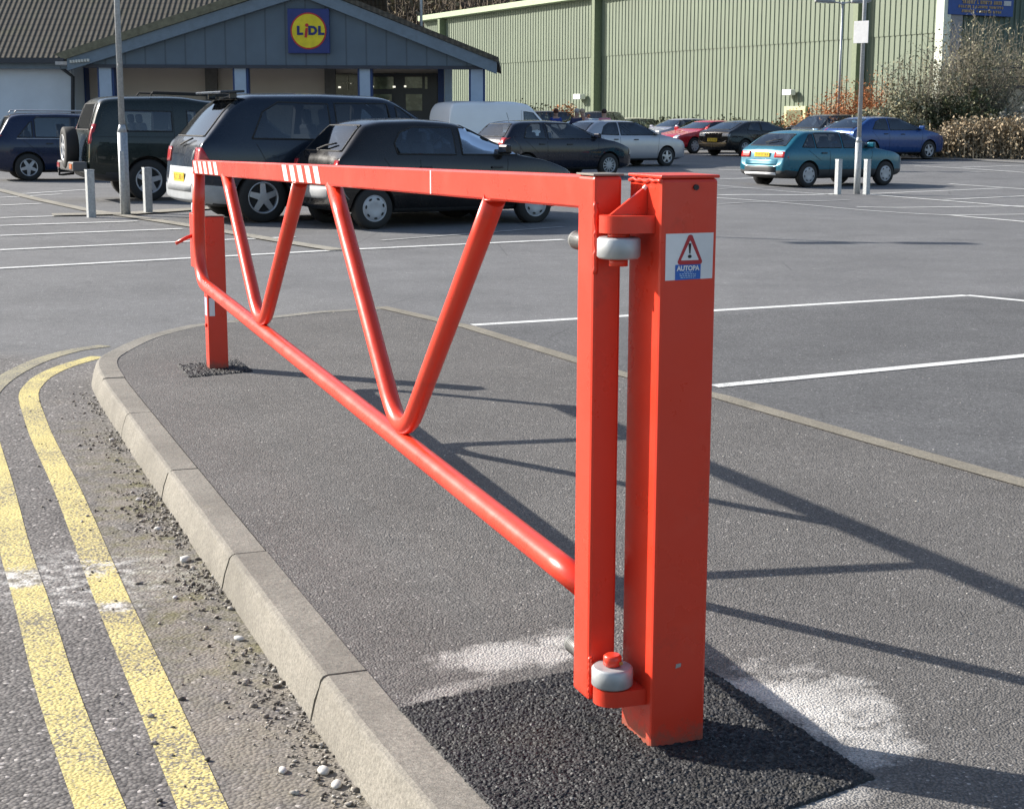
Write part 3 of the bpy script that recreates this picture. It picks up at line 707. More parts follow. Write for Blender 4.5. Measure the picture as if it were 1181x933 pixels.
def make_car(name, sp, px, py, head, label, cat='car', group='cars in the car park', scale=1.0, near='right'):
    """near rear-wheel (near front-wheel if near=='left') contact pixel gives the place"""
    L, W, ro_, wb, r = sp['L'], sp['W'], sp['ro'], sp['wb'], sp['r']
    P = G(px, py); h = R(head)
    lx, ly = (ro_, -W/2+.08) if near == 'right' else (ro_+wb, W/2-.08)
    loc = P - Matrix.Rotation(h, 3, 'Z') @ Vector((lx*scale, ly*scale, 0))
    root = empty(name, loc, label, cat, h, group); root.scale = (scale,)*3
    paint = sp['paint']; lod = sp.get('lod', 1)
    mb = body_mesh(sp); tmp = mb.build('tmp', paint); tmp.modifiers.new('s', 'SUBSURF').levels = 2
    me = evaluated(tmp); bpy.data.objects.remove(tmp); bvh_ob = bpy.data.objects.new('tmpb', me); C.objects.link(bvh_ob)
    # wheel arches cut by boolean
    axles = [ro_, ro_+wb]; body = None
    for k_, (f_, sv) in enumerate(((1.17, 'EXACT'), (1.163, 'FAST'), (1.181, 'EXACT'), (1.155, 'EXACT'), (1.19, 'FAST'), (1.149, 'FAST'))):
        cut = MB()
        for ax in axles:
            for sd in (-1, 1): cut.cyl((ax+.003*k_, sd*(W/2+.2), r+.002*k_), (ax+.003*k_, sd*(W/2-.34), r+.002*k_), r*f_, n=32)
        co = cut.build('cut', DARK); md = bvh_ob.modifiers.new('b', 'BOOLEAN'); md.object = co; md.operation = 'DIFFERENCE'; md.solver = sv
        body = evaluated(bvh_ob); bvh_ob.modifiers.remove(md)
        bad = any(abs(v.co.y) > W/2+.1 for v in body.vertices) or len(body.vertices) < len(me.vertices)*.6
        inner_ = all(any(math.hypot(p.center.x-ax, p.center.z-r) < r*1.1 and sd*p.center.y > 0 and abs(p.center.y) < W/2-.3 and abs(p.normal.y) > .9 for p in body.polygons) for ax in axles for sd in (-1, 1))
        if not bad and inner_: break
        bpy.data.objects.remove(co); co = None
    if co is None: print('BOOL FAIL', name); co = bpy.data.objects.new('x', None)
    bvh = BVHTree.FromPolygons([v.co[:] for v in me.vertices], [p.vertices[:] for p in me.polygons])
    bpy.data.objects.remove(co); bpy.data.objects.remove(bvh_ob)
    # hollow out the cabin behind the windows
    hw_ = W/2; rp = sp.get('rear'); fp = sp.get('front'); xmid = (sp['green'][0]+sp['green'][1])/2
    def try_cut(build_fn, src):
        for k_, sv in enumerate(('EXACT', 'EXACT', 'FAST')):
            cb = MB(); build_fn(cb, .002*k_); cc_ = cb.build('c', DARK); ob = bpy.data.objects.new('t', src); C.objects.link(ob)
            m2 = ob.modifiers.new('b', 'BOOLEAN'); m2.object = cc_; m2.operation = 'DIFFERENCE'; m2.solver = sv
            r_ = evaluated(ob); bpy.data.objects.remove(ob); bpy.data.objects.remove(cc_)
            xs2 = [v.co for v in r_.vertices]
            if len(xs2) > len(src.vertices)*.5 and max(abs(c.y) for c in xs2) < hw_+.03 and max(c.x for c in xs2) < L+.03 and min(c.x for c in xs2) > -.03: return r_
        print('cabin cut failed', name); return None
    hollow = True
    def shrink(poly, d): cx = sum(p[0] for p in poly)/len(poly); cz = sum(p[1] for p in poly)/len(poly); return [(x-d*(1 if x > cx else -1), z-d*(1 if z > cz else -1)) for x, z in poly]
    def sides(cb, e):
        for win in sp['side']: cb.prism([Vector((x, -hw_-.2, z+e)) for x, z in shrink(win, .004)], Vector((0, W+.4, 0)))
    r1 = try_cut(sides, body)
    if r1: body = r1
    else: hollow = False
    for poly, x0_, x1_ in ((rp, -.3, xmid+.02), (fp, xmid, L+.3)):
        if poly is None and rp is not None: continue
        if poly is None: continue
        r1 = try_cut(lambda cb, e: cb.prism([Vector((x0_, y+e, z+e)) for y, z in shrink(poly, .004)], Vector((x1_-x0_, 0, 0))), body)
        if r1: body = r1
    body.materials.clear(); body.name = 'body'
    for p in body.polygons:
        p.use_smooth = True; c = p.center; mi = 0
        hit = bvh.find_nearest(c); off_surface = hit[3] is not None and hit[3] > .02
        if off_surface: mi = 1 if c.z < r*2.25 and min(abs(c.x-ax) for ax in axles) < r*1.3 else 3
        if c.z < sp.get('clear', .2)+.06 and mi == 0: mi = 1
        if sp.get('trim') and c.z < sp['trim'] and mi == 0: mi = 2
        p.material_index = mi
    mb = MB(); n0_ = 0
    wz = min(z for x, z in sp['side'][0]); tz_ = max(z for x, z in sp['side'][0])
    rows_ = [sp['green'][1]-.05 if sp['green'][1]-sp['green'][0] > 1.3 else sp['green'][1]]
    rows_ = [xmid+.28, xmid-.62] if rp is not None else [xmid+1.1]
    for xq in rows_:
        for yq in (-.36, .36):
            mb = MB(); mb.box((xq, yq, wz-.02), (.13, .46, (tz_-wz)*.95), Matrix.Rotation(-.16, 4, 'Y'), .05); sto = mb.build('seat', SEATM, root)
            mb = MB(); mb.box((xq-.05, yq, wz+(tz_-wz)*.62), (.09, .25, (tz_-wz)*.42), Matrix.Rotation(-.12, 4, 'Y'), .035); mb.build('headrest', SEATM, sto)
    mb = MB(); mb.tube([(xmid+.86+.06*math.sin(t_), .36+.17*math.cos(t_), wz+.02+.16*math.sin(t_)) for t_ in np.linspace(0, 2*PI, 25)], .014, 6); mb.build('steering_wheel', DARK, root)
    bo = link('body', body, [paint, PLASTIC, sp.get('trimmat', PLASTIC), INTER], root)
    try:
        body.set_sharp_from_angle(angle=R(38))
    except Exception: pass
    def cast(side, a, b):
        if side in (-1, 1): o_, d_ = Vector((a, side*3, b)), Vector((0, -side, 0))
        elif side == 'rear': o_, d_ = Vector((-3, a, b)), Vector((1, 0, 0))
        elif side == 'front': o_, d_ = Vector((L+3, a, b)), Vector((-1, 0, 0))
        else: o_, d_ = Vector((a, b, 4)), Vector((0, 0, -1))
        hit = bvh.ray_cast(o_, d_); return (hit[0], hit[1]) if hit[0] is not None else (None, None)
    def patch(side, poly, off, mat, nm, nx=10, nz=5, skirt=.006, parent=root, label=None):
        xs_ = [p[0] for p in poly]; x0, x1 = min(xs_)+1e-4, max(xs_)-1e-4; grid_ = []
        for k in range(nx+1):
            x = x0+(x1-x0)*k/nx; zs = []
            for (xa, za), (xb, zb_) in zip(poly, poly[1:]+poly[:1]):
                if (xa-x)*(xb-x) <= 0 and xa != xb: zs.append(za+(zb_-za)*(x-xa)/(xb-xa))
            if len(zs) < 2: continue
            lo, hi = min(zs), max(zs); col = []
            for j in range(nz+1):
                q, nr = cast(side, x, lo+(hi-lo)*j/nz)
                if q is None: col = None; break
                if (side in (-1, 1) and nr.y*side < 0) : nr = -nr
                col.append((q, nr))
            if col: grid_.append(col)
        if side in ('rear', 'front') and skirt and grid_:
            g_ = (lambda c_: sum(q.x for q, n_ in c_)/len(c_)) ; xr0 = sorted(g_(c_) for c_ in grid_); ref = xr0[0] if side == 'rear' else xr0[-1]
            grid_ = [c_ for c_ in grid_ if abs(g_(c_)-ref) < .22 and max(q.x for q, n_ in c_)-min(q.x for q, n_ in c_) < .3]
        if len(grid_) < 2: return None
        mb = MB(); Vv = mb.grid([[q+n_*off for q, n_ in c_] for c_ in grid_])
        if skirt:
            def edge(lst):
                vs_ = [mb.bm.verts.new(q-n_*skirt) for (q, n_) in [g_[1] for g_ in lst]]
                for i in range(len(lst)-1): mb.bm.faces.new((lst[i][0], lst[i+1][0], vs_[i+1], vs_[i]))
            edge([(Vv[i][0], grid_[i][0]) for i in range(len(grid_))]); edge([(Vv[i][-1], grid_[i][-1]) for i in range(len(grid_))])
            edge([(Vv[0][j], grid_[0][j]) for j in range(nz+1)]); edge([(Vv[-1][j], grid_[-1][j]) for j in range(nz+1)])
        o = mb.build(nm, mat, parent)
        if label: o['label'] = label
        return o
    both = (-1, 1)
    gl = sp.get('glass', GLASS)
    def grow(poly, d):
        cx = sum(p[0] for p in poly)/len(poly); cz = sum(p[1] for p in poly)/len(poly)
        return [(x+d*(1 if x > cx else -1), z+d*(1 if z > cz else -1)) for x, z in poly]
    def border(side, poly):
        pts = []
        for (xa, za), (xb, zb_) in zip(poly, poly[1:]+poly[:1]):
            m_ = max(2, int(math.hypot(xb-xa, zb_-za)/.08))
            for k in range(m_):
                q, n_ = cast(side, xa+(xb-xa)*k/m_, za+(zb_-za)*k/m_)
                if q is not None: pts.append(q+n_*.001)
        if len(pts) > 5: mb = MB(); mb.tube(pts+pts[:1], .013, 5); mb.build('window_frame', DARK, root)
    for win in sp['side']:
        for sd in both:
            border(sd, win)
            patch(sd, win, .006, gl, 'side_window', 12, 6, 0)
    for key, sd in (('rear', 'rear'), ('front', 'front')):
        if key in sp:
            border(sd, sp[key])
            patch(sd, sp[key], .007, gl if key == 'rear' else GLASS, 'rear_window' if key == 'rear' else 'windscreen', 14, 8, 0)
    for poly, m_, nm in sp.get('rearbits', []): patch('rear', poly, .012, m_, nm, 6, 4, .02)
    for poly, m_, nm in sp.get('frontbits', []): patch('front', poly, .010, m_, nm, 6, 4, .02)
    for poly, m_, nm in sp.get('sidebits', []):
        for sd in both: patch(sd, poly, .009, m_, nm, 8, 3, .015)
    for poly, m_, nm in sp.get('topbits', []): patch('top', poly, .010, m_, nm, 8, 4, .015)
    # door seams
    for x0_, z0_, x1_, z1_ in sp.get('seams', []):
        for sd in both:
            pts = []
            for k in range(13):
                q, n_ = cast(sd, x0_+(x1_-x0_)*k/12, z0_+(z1_-z0_)*k/12)
                if q is not None: pts.append(q+n_*.0005)
            if len(pts) > 3: mb = MB(); mb.tube(pts, .004, 5); mb.build('door_seam', DARK, root)
    # handles
    for hx, hz in sp.get('handles', []):
        for sd in both:
            q, n_ = cast(sd, hx, hz)
            if q is not None: mb = MB(); mb.box(q+n_*.018, (.17, .03, .03), None, .008); mb.build('door_handle', sp.get('hmat', PLASTIC), root)
    # mirrors
    if 'mirror' in sp:
        for sd in both:
            q, n_ = cast(sd, sp['mirror'][0], sp['mirror'][1])
            if q is not None:
                mb = MB(); mb.box(q+Vector((.0, sd*.10, .04)), (.10, .20, .13), Matrix.Rotation(sd*-.2, 4, 'Z'), .03); mb.box(q+Vector((0, sd*.02, .0)), (.05, .08, .04), None, .008)
                mb.build('wing_mirror', sp.get('mmat', paint), root)
    # wheels
    for sd in both:
        ty, rm = make_wheel(r, sp.get('ww', .19), sp.get('wheel', 'hub'), sd)
        for ax in axles:
            wr_ = bpy.data.objects.new('wheel', ty); C.objects.link(wr_); wr_.parent = root; wr_.location = (ax, sd*(W/2-sp.get('ww', .19)/2-.012), r)
            wr_.rotation_euler = (0, random.uniform(0, 6), 0)
            if not ty.materials: ty.materials.append(TYRE); ty.polygons.foreach_set('use_smooth', [True]*len(ty.polygons))
            rim = bpy.data.objects.new('rim', rm); C.objects.link(rim); rim.parent = wr_
            if not rm.materials: rm.materials.append(sp.get('rimmat', HUB)); rm.materials.append(DARK)
    # plates
    def plate(side, yc, zc, w, hgt, m_):
        q, n_ = cast(side, yc, zc)
        if q is None: return
        sg = -1 if side == 'rear' else 1; xx = q.x+sg*.012
        q2, _ = cast(side, yc, zc+hgt/2); q3, _ = cast(side, yc, zc-hgt/2)
        ext = [k.x for k in (q, q2, q3) if k is not None]; xx = (min(ext) if sg < 0 else max(ext))+sg*.01
        mb = MB(); mb.box((xx, yc, zc), (.012, w, hgt), None, .003); y = -w*.42
        for k in range(7):
            cw = w*.095
            if k == 4: y += w*.04
            for j in range(2 if random.random() < .7 else 1): mb.box((xx+sg*.0068, yc+y+cw*(.2+.45*j), zc), (.0012, cw*.22, hgt*.62), mi=1)
            mb.box((xx+sg*.0068, yc+y+cw*.42, zc+random.choice((-1, 0, 1))*hgt*.25), (.0012, cw*.7, hgt*.14), mi=1); y += w*.12
        mb.build('number_plate', [m_, BLACKF], root)
    if 'plateR' in sp: plate('rear', *sp['plateR'], YPLATE)
    if 'plateF' in sp: plate('front', *sp['plateF'], WPLATE)
    for fn in sp.get('extra', []): fn(root, cast, patch)
    return root

def hatch(L, H, W=1.68, wb=2.5, r=.29, ro_=.68, paint=None, beltz=.92, rake=.42, hood=.95, nose=.72, screen=.85, roofend=None, **kw):
    """generic two-box shape: x from rear bumper"""
    rt0 = .12+rake; cow = L-hood; st = cow-screen
    top = [(0, .48), (.05, .60), (.09, beltz-.02), (.16, beltz+.06), (rt0, H-.07), (rt0+.25, H-.015), ((rt0+st)/2+.1, H), (st-.1, H-.03), (st+.06, H-.09), (cow, beltz+.06), (cow+.25, beltz), (L-.35, nose+.08), (L-.12, nose), (L-.04, nose-.14), (L, .42)]
    belt = [(0, beltz), (L*.5, beltz-.02), (L, beltz-.06)]
    zt = H-.095; zb = beltz+.035
    f0 = st-.62; xm = (rt0+st)/2+.02
    def xr(z): return .16+(rt0-.16)*(z-beltz-.06)/(H-.13-beltz)
    side = [[(.50+rake*.55, zb+.02), (xm-.05, zb-.005), (xm-.05, zt), (.66+rake*.95, zt-.01), (.52+rake*.8, zb+.26)],
            [(xm+.03, zb-.005), (cow-.28, zb-.01), (st+.12, zt-.05), (st-.05, zt), (xm+.03, zt)]]
    hw = W/2
    d = dict(L=L, W=W, top=top, belt=belt, ro=ro_, wb=wb, r=r, green=(rt0, st), paint=paint, side=side,
             rear=[(-hw*.72, beltz+.09), (hw*.72, beltz+.09), (hw*.60, H-.11), (-hw*.60, H-.11)],
             front=[(-hw*.80, beltz+.10), (hw*.80, beltz+.10), (hw*.62, H-.11), (-hw*.62, H-.11)],
             rearbits=[([(-hw*.95, .70), (-hw*.66, .70), (-hw*.66, .86), (-hw*.93, .86)], REDL, 'tail_light'), ([(hw*.66, .70), (hw*.95, .70), (hw*.93, .86), (hw*.66, .86)], REDL, 'tail_light')],
             frontbits=[([(-hw*.85, .58), (-hw*.45, .58), (-hw*.48, .70), (-hw*.8, .70)], CLEARL, 'headlight'), ([(hw*.45, .58), (hw*.85, .58), (hw*.8, .70), (hw*.48, .70)], CLEARL, 'headlight'), ([(-hw*.42, .52), (hw*.42, .52), (hw*.38, .64), (-hw*.38, .64)], DARK, 'grille'), ([(-hw*.5, .30), (hw*.5, .30), (hw*.5, .40), (-hw*.5, .40)], DARK, 'air_intake')],
             seams=[(xm-.01, zb-.06, xm-.01, .30), (cow-.22, zb-.06, cow-.30, .32), (ro_+.38, .62, .58+rake*.4, zb-.04)],
             handles=[(xm-.18, beltz-.10), (cow-1.15, beltz-.11)] if L > 3.5 else [], mirror=(cow-.30, zb+.03), plateR=(0, .72, .50, .11), plateF=(0, .45, .5, .1))
    d.update(kw); return d

# 1 black small hatchback right behind the gate
black = mat_car('black_car_paint', (.010, .009, .009), 0, .2)
PINS = {}
def wiper(root, cast, patch):
    q, n_ = cast('rear', .1, 1.02); q2, n2 = cast('rear', -.35, 1.10)
    if q is not None and q2 is not None: mb = MB(); mb.tube([q+n_*.03, (q+q2)/2+n_*.045, q2+n2*.03], .012, 6); mb.build('rear_wiper', DARK, root)
def aerial(x, y, z0, L_=.5, dx=-.3):
    def f(root, cast, patch): mb = MB(); mb.tube([(x, y, z0), (x+dx*L_, y, z0+L_*.9)], .006, 5); mb.build('aerial', DARK, root)
    return f
sp = hatch(3.84, 1.46, 1.62, 2.50, .275, .58, black, .93, .40, .98, .74, .85, wheel='hub', glass=mat_glass('hatch_glass', (.035, .045, .055)), handles=[(1.35, .80), (2.45, .79)],
           side=[[(.95, .98), (1.83, .965), (1.83, 1.32), (1.22, 1.33), (1.02, 1.26), (.92, 1.12)], [(1.93, .965), (2.80, .955), (2.72, 1.03), (2.30, 1.30), (1.93, 1.32)]],
           sidebits=[([(.75, .52), (3.1, .52), (3.1, .575), (.75, .575)], PLASTIC, 'side_moulding')],
           rearbits=[([(-.745, .62), (-.60, .62), (-.60, .90), (-.735, .90)], REDL, 'tail_light'), ([(.60, .62), (.745, .62), (.735, .90), (.60, .90)], REDL, 'tail_light'), ([(-.76, .40), (.76, .40), (.76, .56), (-.76, .56)], simple('grey_bumper', (.22, .23, .24), .5), 'bumper')], extra=[wiper])
make_car('black_hatchback', sp, 430, 264.5, 31, 'small black hatchback with rounded rear side window, directly behind the red gate', scale=1.03)
# 2 dark blue estate
navy = mat_car('deep_blue_grey_paint', (.012, .020, .034), .15, .2)
def spoiler(x, z, w):
    def f(root, cast, patch):
        mb = MB(); mb.box((x, 0, z), (.34, w, .035), Matrix.Rotation(-.05, 4, 'Y'), .012)
        for s_ in (-1, 1): mb.box((x+.03, s_*w*.42, z-.05), (.10, .05, .08), None, .01)
        mb.build('roof_spoiler', root_paint[0], root)
    return f
root_paint = [navy]
sp = hatch(4.95, 1.74, 1.80, 2.88, .335, .92, navy, 1.06, .50, 1.10, .90, .95, wheel='five', rimmat=CHROME, glass=GLASSB,
           side=[[(.80, 1.12), (1.92, 1.10), (1.92, 1.58), (1.22, 1.60), (.98, 1.47)], [(2.02, 1.10), (2.85, 1.09), (2.80, 1.59), (2.02, 1.59)], [(2.93, 1.09), (3.58, 1.08), (3.42, 1.2), (3.02, 1.52), (2.93, 1.56)]],
           rearbits=[([(-.86, .80), (-.60, .80), (-.60, 1.0), (-.84, 1.0)], REDL, 'tail_light'), ([(.60, .80), (.86, .80), (.84, 1.0), (.60, 1.0)], REDL, 'tail_light'), ([(-.84, .42), (.84, .42), (.86, .74), (-.86, .74)], simple('silver_bumper', (.38, .40, .42), .4, .2), 'bumper')],
           seams=[(1.97, 1.05, 1.97, .35), (2.92, 1.05, 2.90, .35), (.85, 1.05, 1.02, .72)], handles=[(1.75, .95), (2.75, .95)], trim=.50, trimmat=simple('silver_bumper', (.38, .40, .42), .4, .2), mirror=(3.50, 1.12), plateR=(.0, .60, .5, .12), ww=.22, extra=[spoiler(.62, 1.735, 1.2), wiper])
make_car('estate_car', sp, 303, 257, 27, 'large dark blue estate car with five-spoke wheels and silver rear bumper behind the gate end', scale=1.065)
# 3 dark green off-roader with spare wheel
green = mat_car('dark_green_paint', (.010, .017, .014), 0, .22)
def spare(r_, z, x=-.14, y=.12):
    def f(root, cast, patch):
        ty, rm = make_wheel(r_, .24, 'five', 1)
        for m_ in (ty,): m_.materials.append(TYRE); m_.polygons.foreach_set('use_smooth', [True]*len(m_.polygons))
        rm.materials.append(CHROME); rm.materials.append(DARK)
        w = bpy.data.objects.new('spare_wheel', ty); C.objects.link(w); w.parent = root; w.location = (x, y, z); w.rotation_euler = (0, 0, R(90))
        q = bpy.data.objects.new('rim', rm); C.objects.link(q); q.parent = w
    return f
def suvbits(root, cast, patch):
    mb = MB()
    for s_ in (-1, 1):
        mb.tube([(1.2, s_*.62, 1.86), (1.25, s_*.62, 1.93), (3.0, s_*.62, 1.88), (3.05, s_*.62, 1.78)], .018, 8)
    mb.build('roof_rail', DARK, root)
    mb = MB(); mb.box((-.13, 0, .62), (.26, 1.66, .17), None, .03); mb.build('bumper', simple('dull_bumper', (.10, .10, .10), .45, .2), root)
    for s_ in (-1, 1): mb = MB(); mb.box((-.265, s_*.66, .62), (.02, .24, .09), None, .008); mb.build('bumper_lamp', AMBER if s_ < 0 else REDL, root)
    mb = MB(); mb.tube([(-.1, 0, .48), (-.30, 0, .46), (-.36, 0, .46), (-.36, 0, .54)], .022, 8); mb.box((-.36, 0, .56), (.05, .05, .05), None, .02); mb.build('tow_bar', DARK, root)
suv_top = [(0, .62), (.03, .9), (.06, 1.2), (.10, 1.30), (.26, 1.78), (.38, 1.86), (1.5, 1.88), (1.8, 1.87), (2.2, 1.81), (2.95, 1.76), (3.10, 1.70), (3.60, 1.20), (3.8, 1.15), (4.45, 1.08), (4.56, 1.02), (4.62, .8), (4.65, .62)]
sp = dict(L=4.65, W=1.80, plan=([0, .04, .12, .5, 3.6, 4.2, 4.5, 4.65], [.93, .965, .985, 1, 1, .96, .88, .78]), top=suv_top, belt=[(0, 1.20), (4.45, 1.10)], ro=1.06, wb=2.54, r=.37, green=(.3, 3.1), paint=green, clear=.34, roofw=.84, glass=mat_glass('suv_glass', (.03, .045, .055)),
          side=[[(.68, 1.24), (1.52, 1.23), (1.52, 1.58), (.66, 1.60)], [(1.80, 1.23), (1.97, 1.23), (1.97, 1.59), (1.80, 1.60)], [(2.01, 1.23), (2.50, 1.22), (2.50, 1.59), (2.01, 1.59)], [(2.64, 1.22), (3.42, 1.21), (3.06, 1.57), (2.64, 1.59)]],
          rear=[(-.62, 1.26), (.70, 1.26), (.64, 1.72), (-.56, 1.72)], front=[(-.72, 1.24), (.72, 1.26), (.6, 1.66), (-.6, 1.66)],
          rearbits=[([(-.86, 1.02), (-.73, 1.02), (-.73, 1.36), (-.84, 1.36)], REDL, 'tail_light'), ([(.73, 1.02), (.86, 1.02), (.84, 1.36), (.73, 1.36)], REDL, 'tail_light')],
          frontbits=[([(-.8, .8), (-.5, .8), (-.5, .98), (-.8, .98)], CLEARL, 'headlight'), ([(.5, .8), (.8, .8), (.8, .98), (.5, .98)], CLEARL, 'headlight'), ([(-.46, .8), (.46, .8), (.46, .98), (-.46, .98)], DARK, 'grille')],
          seams=[(1.55, 1.75, 1.55, .5), (2.43, 1.7, 2.43, .5), (1.55, 1.13, .1, 1.14)], handles=[(1.75, 1.10), (2.6, 1.10)], mirror=(3.12, 1.30), wheel='five', rimmat=CHROME, ww=.24, trim=.50,
          extra=[spare(.37, .94, -.17, -.05), suvbits], plateF=(0, .55, .5, .1))
make_car('off_roader', sp, 172, 232, 25, 'dark green off-roader with spare wheel on its back door beside the left lamp post')
# 4 navy people carrier far left
navy2 = mat_car('navy_blue_paint', (.010, .018, .050), .1, .2)
sp = hatch(4.5, 1.66, 1.78, 2.70, .33, .85, navy2, 1.0, .34, .95, .82, .95, wheel='five', rimmat=CHROME, glass=GLASSB,
           side=[[(.62, 1.06), (.98, 1.05), (.98, 1.44), (.92, 1.40)], [(1.04, 1.05), (2.1, 1.04), (2.1, 1.53), (1.10, 1.53), (1.04, 1.48)], [(2.2, 1.04), (3.35, 1.02), (2.75, 1.48), (2.2, 1.53)]],
           rearbits=[([(-.87, .86), (-.62, .86), (-.62, 1.10), (-.85, 1.10)], REDL, 'tail_light'), ([(.62, .86), (.87, .86), (.85, 1.10), (.62, 1.10)], REDL, 'tail_light')],
           sidebits=[([(.6, 1.015), (3.4, 1.0), (3.4, 1.02), (.6, 1.035)], CHROME, 'window_trim')],
           extra=[lambda root, cast, patch: [MB().tube([(.6, s_*.62, 1.64), (.65, s_*.62, 1.70), (2.9, s_*.62, 1.69), (2.95, s_*.62, 1.62)], .018, 8).build('roof_rail', CHROME, root) for s_ in (-1, 1)]])
make_car('people_carrier', sp, 34, 209, 24, 'navy blue people carrier with roof rails at the far left by the shop wall', scale=.97)
# 5 white van
vwhite = mat_car('white_van_paint', (.86, .86, .86), 0, .3)
van_top = [(0, .55), (.04, 1.0), (.08, 1.7), (.22, 1.93), (.6, 1.97), (2.3, 1.97), (2.75, 1.90), (3.45, 1.16), (3.65, 1.10), (4.05, .95), (4.16, .8), (4.2, .5)]
sp = dict(L=4.2, W=1.70, top=van_top, belt=[(0, 1.1), (4.2, 1.0)], ro=.8, wb=2.6, r=.30, green=(.1, 2.8), paint=vwhite, clear=.22, roofw=.88, glass=GLASS,
          side=[[(2.50, 1.15), (3.30, 1.12), (2.82, 1.62), (2.50, 1.66)]], front=[(-.7, 1.2), (.7, 1.2), (.6, 1.68), (-.6, 1.68)], rearbits=[([(-.84, .8), (-.74, .8), (-.74, 1.2), (-.84, 1.2)], REDL, 'tail_light'), ([(.74, .8), (.84, .8), (.84, 1.2), (.74, 1.2)], REDL, 'tail_light')],
          frontbits=[([(-.8, .62), (-.5, .62), (-.5, .78), (-.8, .78)], CLEARL, 'headlight'), ([(.5, .62), (.8, .62), (.8, .78), (.5, .78)], CLEARL, 'headlight')], seams=[(2.42, 1.7, 2.42, .3), (3.2, 1.1, 3.1, .35)], handles=[(2.6, 1.0)], mirror=(3.1, 1.18), wheel='hub', plateF=(0, .45, .5, .1))
make_car('panel_van', sp, 545, 194.5, 27, 'white panel van with blank sides parked in front of the shop entrance', 'van', scale=1.03)
# 6 dark navy hatchback
navy3 = mat_car('midnight_blue_paint', (.009, .012, .024), .05, .2)
sp = hatch(4.2, 1.47, 1.75, 2.58, .31, .75, navy3, .96, .36, .98, .76, .95, wheel='many', rimmat=CHROME, glass=mat_glass('pale_glass', (.05, .07, .08)),
           rearbits=[([(-.84, .84), (-.55, .84), (-.58, 1.02), (-.80, 1.02)], REDL, 'tail_light'), ([(.55, .84), (.84, .84), (.80, 1.02), (.58, 1.02)], REDL, 'tail_light')], extra=[aerial(.75, 0, 1.46, .2)])
make_car('navy_hatchback', sp, 606, 206.5, 33, 'dark navy hatchback between the black hatchback and the silver car')
# 7 silver hatch
silver = mat_car('silver_car_paint', (.40, .41, .44), .4, .28)
sp = hatch(4.25, 1.47, 1.74, 2.6, .31, .75, silver, .96, .50, 1.0, .78, .92, wheel='five', rimmat=CHROME, glass=mat_glass('pale_glass', (.05, .07, .08)))
make_car('silver_hatchback', sp, 692, 193.5, 33, 'silver hatchback with dark windows, right of the navy hatchback')
# 8 teal hatchback in the middle distance
teal = mat_car('teal_car_paint', (.008, .115, .175), .25, .24)
sp = hatch(4.10, 1.35, 1.69, 2.55, .295, .80, teal, .88, .50, 1.0, .72, .80, wheel='hub', rimmat=HUB, glass=mat_glass('teal_car_glass', (.03, .035, .04)), handles=[(1.28, .80), (2.35, .79)],
           side=[[(.62, .94), (1.00, .93), (1.00, 1.24), (.90, 1.22)], [(1.06, .925), (1.88, .92), (1.88, 1.265), (1.14, 1.265), (1.06, 1.25)], [(1.95, .92), (2.98, .91), (2.55, 1.22), (2.4, 1.265), (1.95, 1.265)]],
           rearbits=[([(-.80, .70), (-.42, .70), (-.42, .84), (-.78, .84)], REDL, 'tail_light'), ([(.42, .70), (.80, .70), (.78, .84), (.42, .84)], REDL, 'tail_light'), ([(-.80, .52), (.80, .52), (.80, .66), (-.80, .66)], teal, 'bumper'), ([(-.80, .36), (.80, .36), (.80, .50), (-.80, .50)], PLASTIC, 'bumper'), ([(-.80, .30), (.80, .30), (.80, .355), (-.80, .355)], WHITE, 'bumper_edge')],
           trim=.40, plateR=(0, .77, .52, .11), frontbits=[([(-.78, .58), (-.45, .58), (-.48, .68), (-.75, .68)], CLEARL, 'headlight'), ([(.45, .58), (.78, .58), (.75, .68), (.48, .68)], CLEARL, 'headlight')], extra=[wiper])
make_car('teal_hatchback', sp, 930, 216.5, 33, 'teal hatchback with yellow rear plate standing alone behind the right lamp post', scale=1.05)
# 9 blue saloon
blue = mat_car('blue_car_paint', (.014, .060, .21), .25, .24)
sp = hatch(4.4, 1.46, 1.78, 2.65, .32, .85, blue, .97, .75, 1.0, .78, 1.0, wheel='five', glass=mat_glass('teal_car_glass', (.03, .035, .04)),
           rearbits=[([(-.85, .88), (-.60, .88), (-.62, 1.10), (-.80, 1.16)], REDL, 'tail_light'), ([(.60, .88), (.85, .88), (.80, 1.16), (.62, 1.10)], REDL, 'tail_light')])
make_car('blue_saloon', sp, 1003, 185.5, 31, 'bright blue rounded saloon parked nose to the tan hedge', scale=1.07)
# 10 black coupe
sp = hatch(4.3, 1.30, 1.74, 2.5, .30, .85, black, .86, .85, 1.0, .68, .95, wheel='seven', glass=GLASSB, plateR=(0, .58, .5, .12),
           rearbits=[([(-.80, .70), (-.45, .70), (-.45, .80), (-.80, .80)], simple('silver_trim', (.5, .5, .5), .35, .4), 'tail_light'), ([(.45, .70), (.80, .70), (.80, .80), (.45, .80)], simple('silver_trim', (.5, .5, .5), .35, .4), 'tail_light')])
make_car('black_coupe', sp, 858, 180.5, 36, 'low black coupe with yellow plate next to the red sports car', scale=1.06)
# 11 red sports car facing us
redc = mat_car('red_car_paint', (.45, .012, .022), .1, .22)
sp = hatch(4.1, 1.28, 1.72, 2.45, .30, .80, redc, .84, .75, 1.15, .66, .85, wheel='seven', glass=GLASSB)
make_car('red_sports_car', sp, 800, 177.5, 216, 'low red sports car with its nose towards the silver hatchback', near='left', scale=1.06)
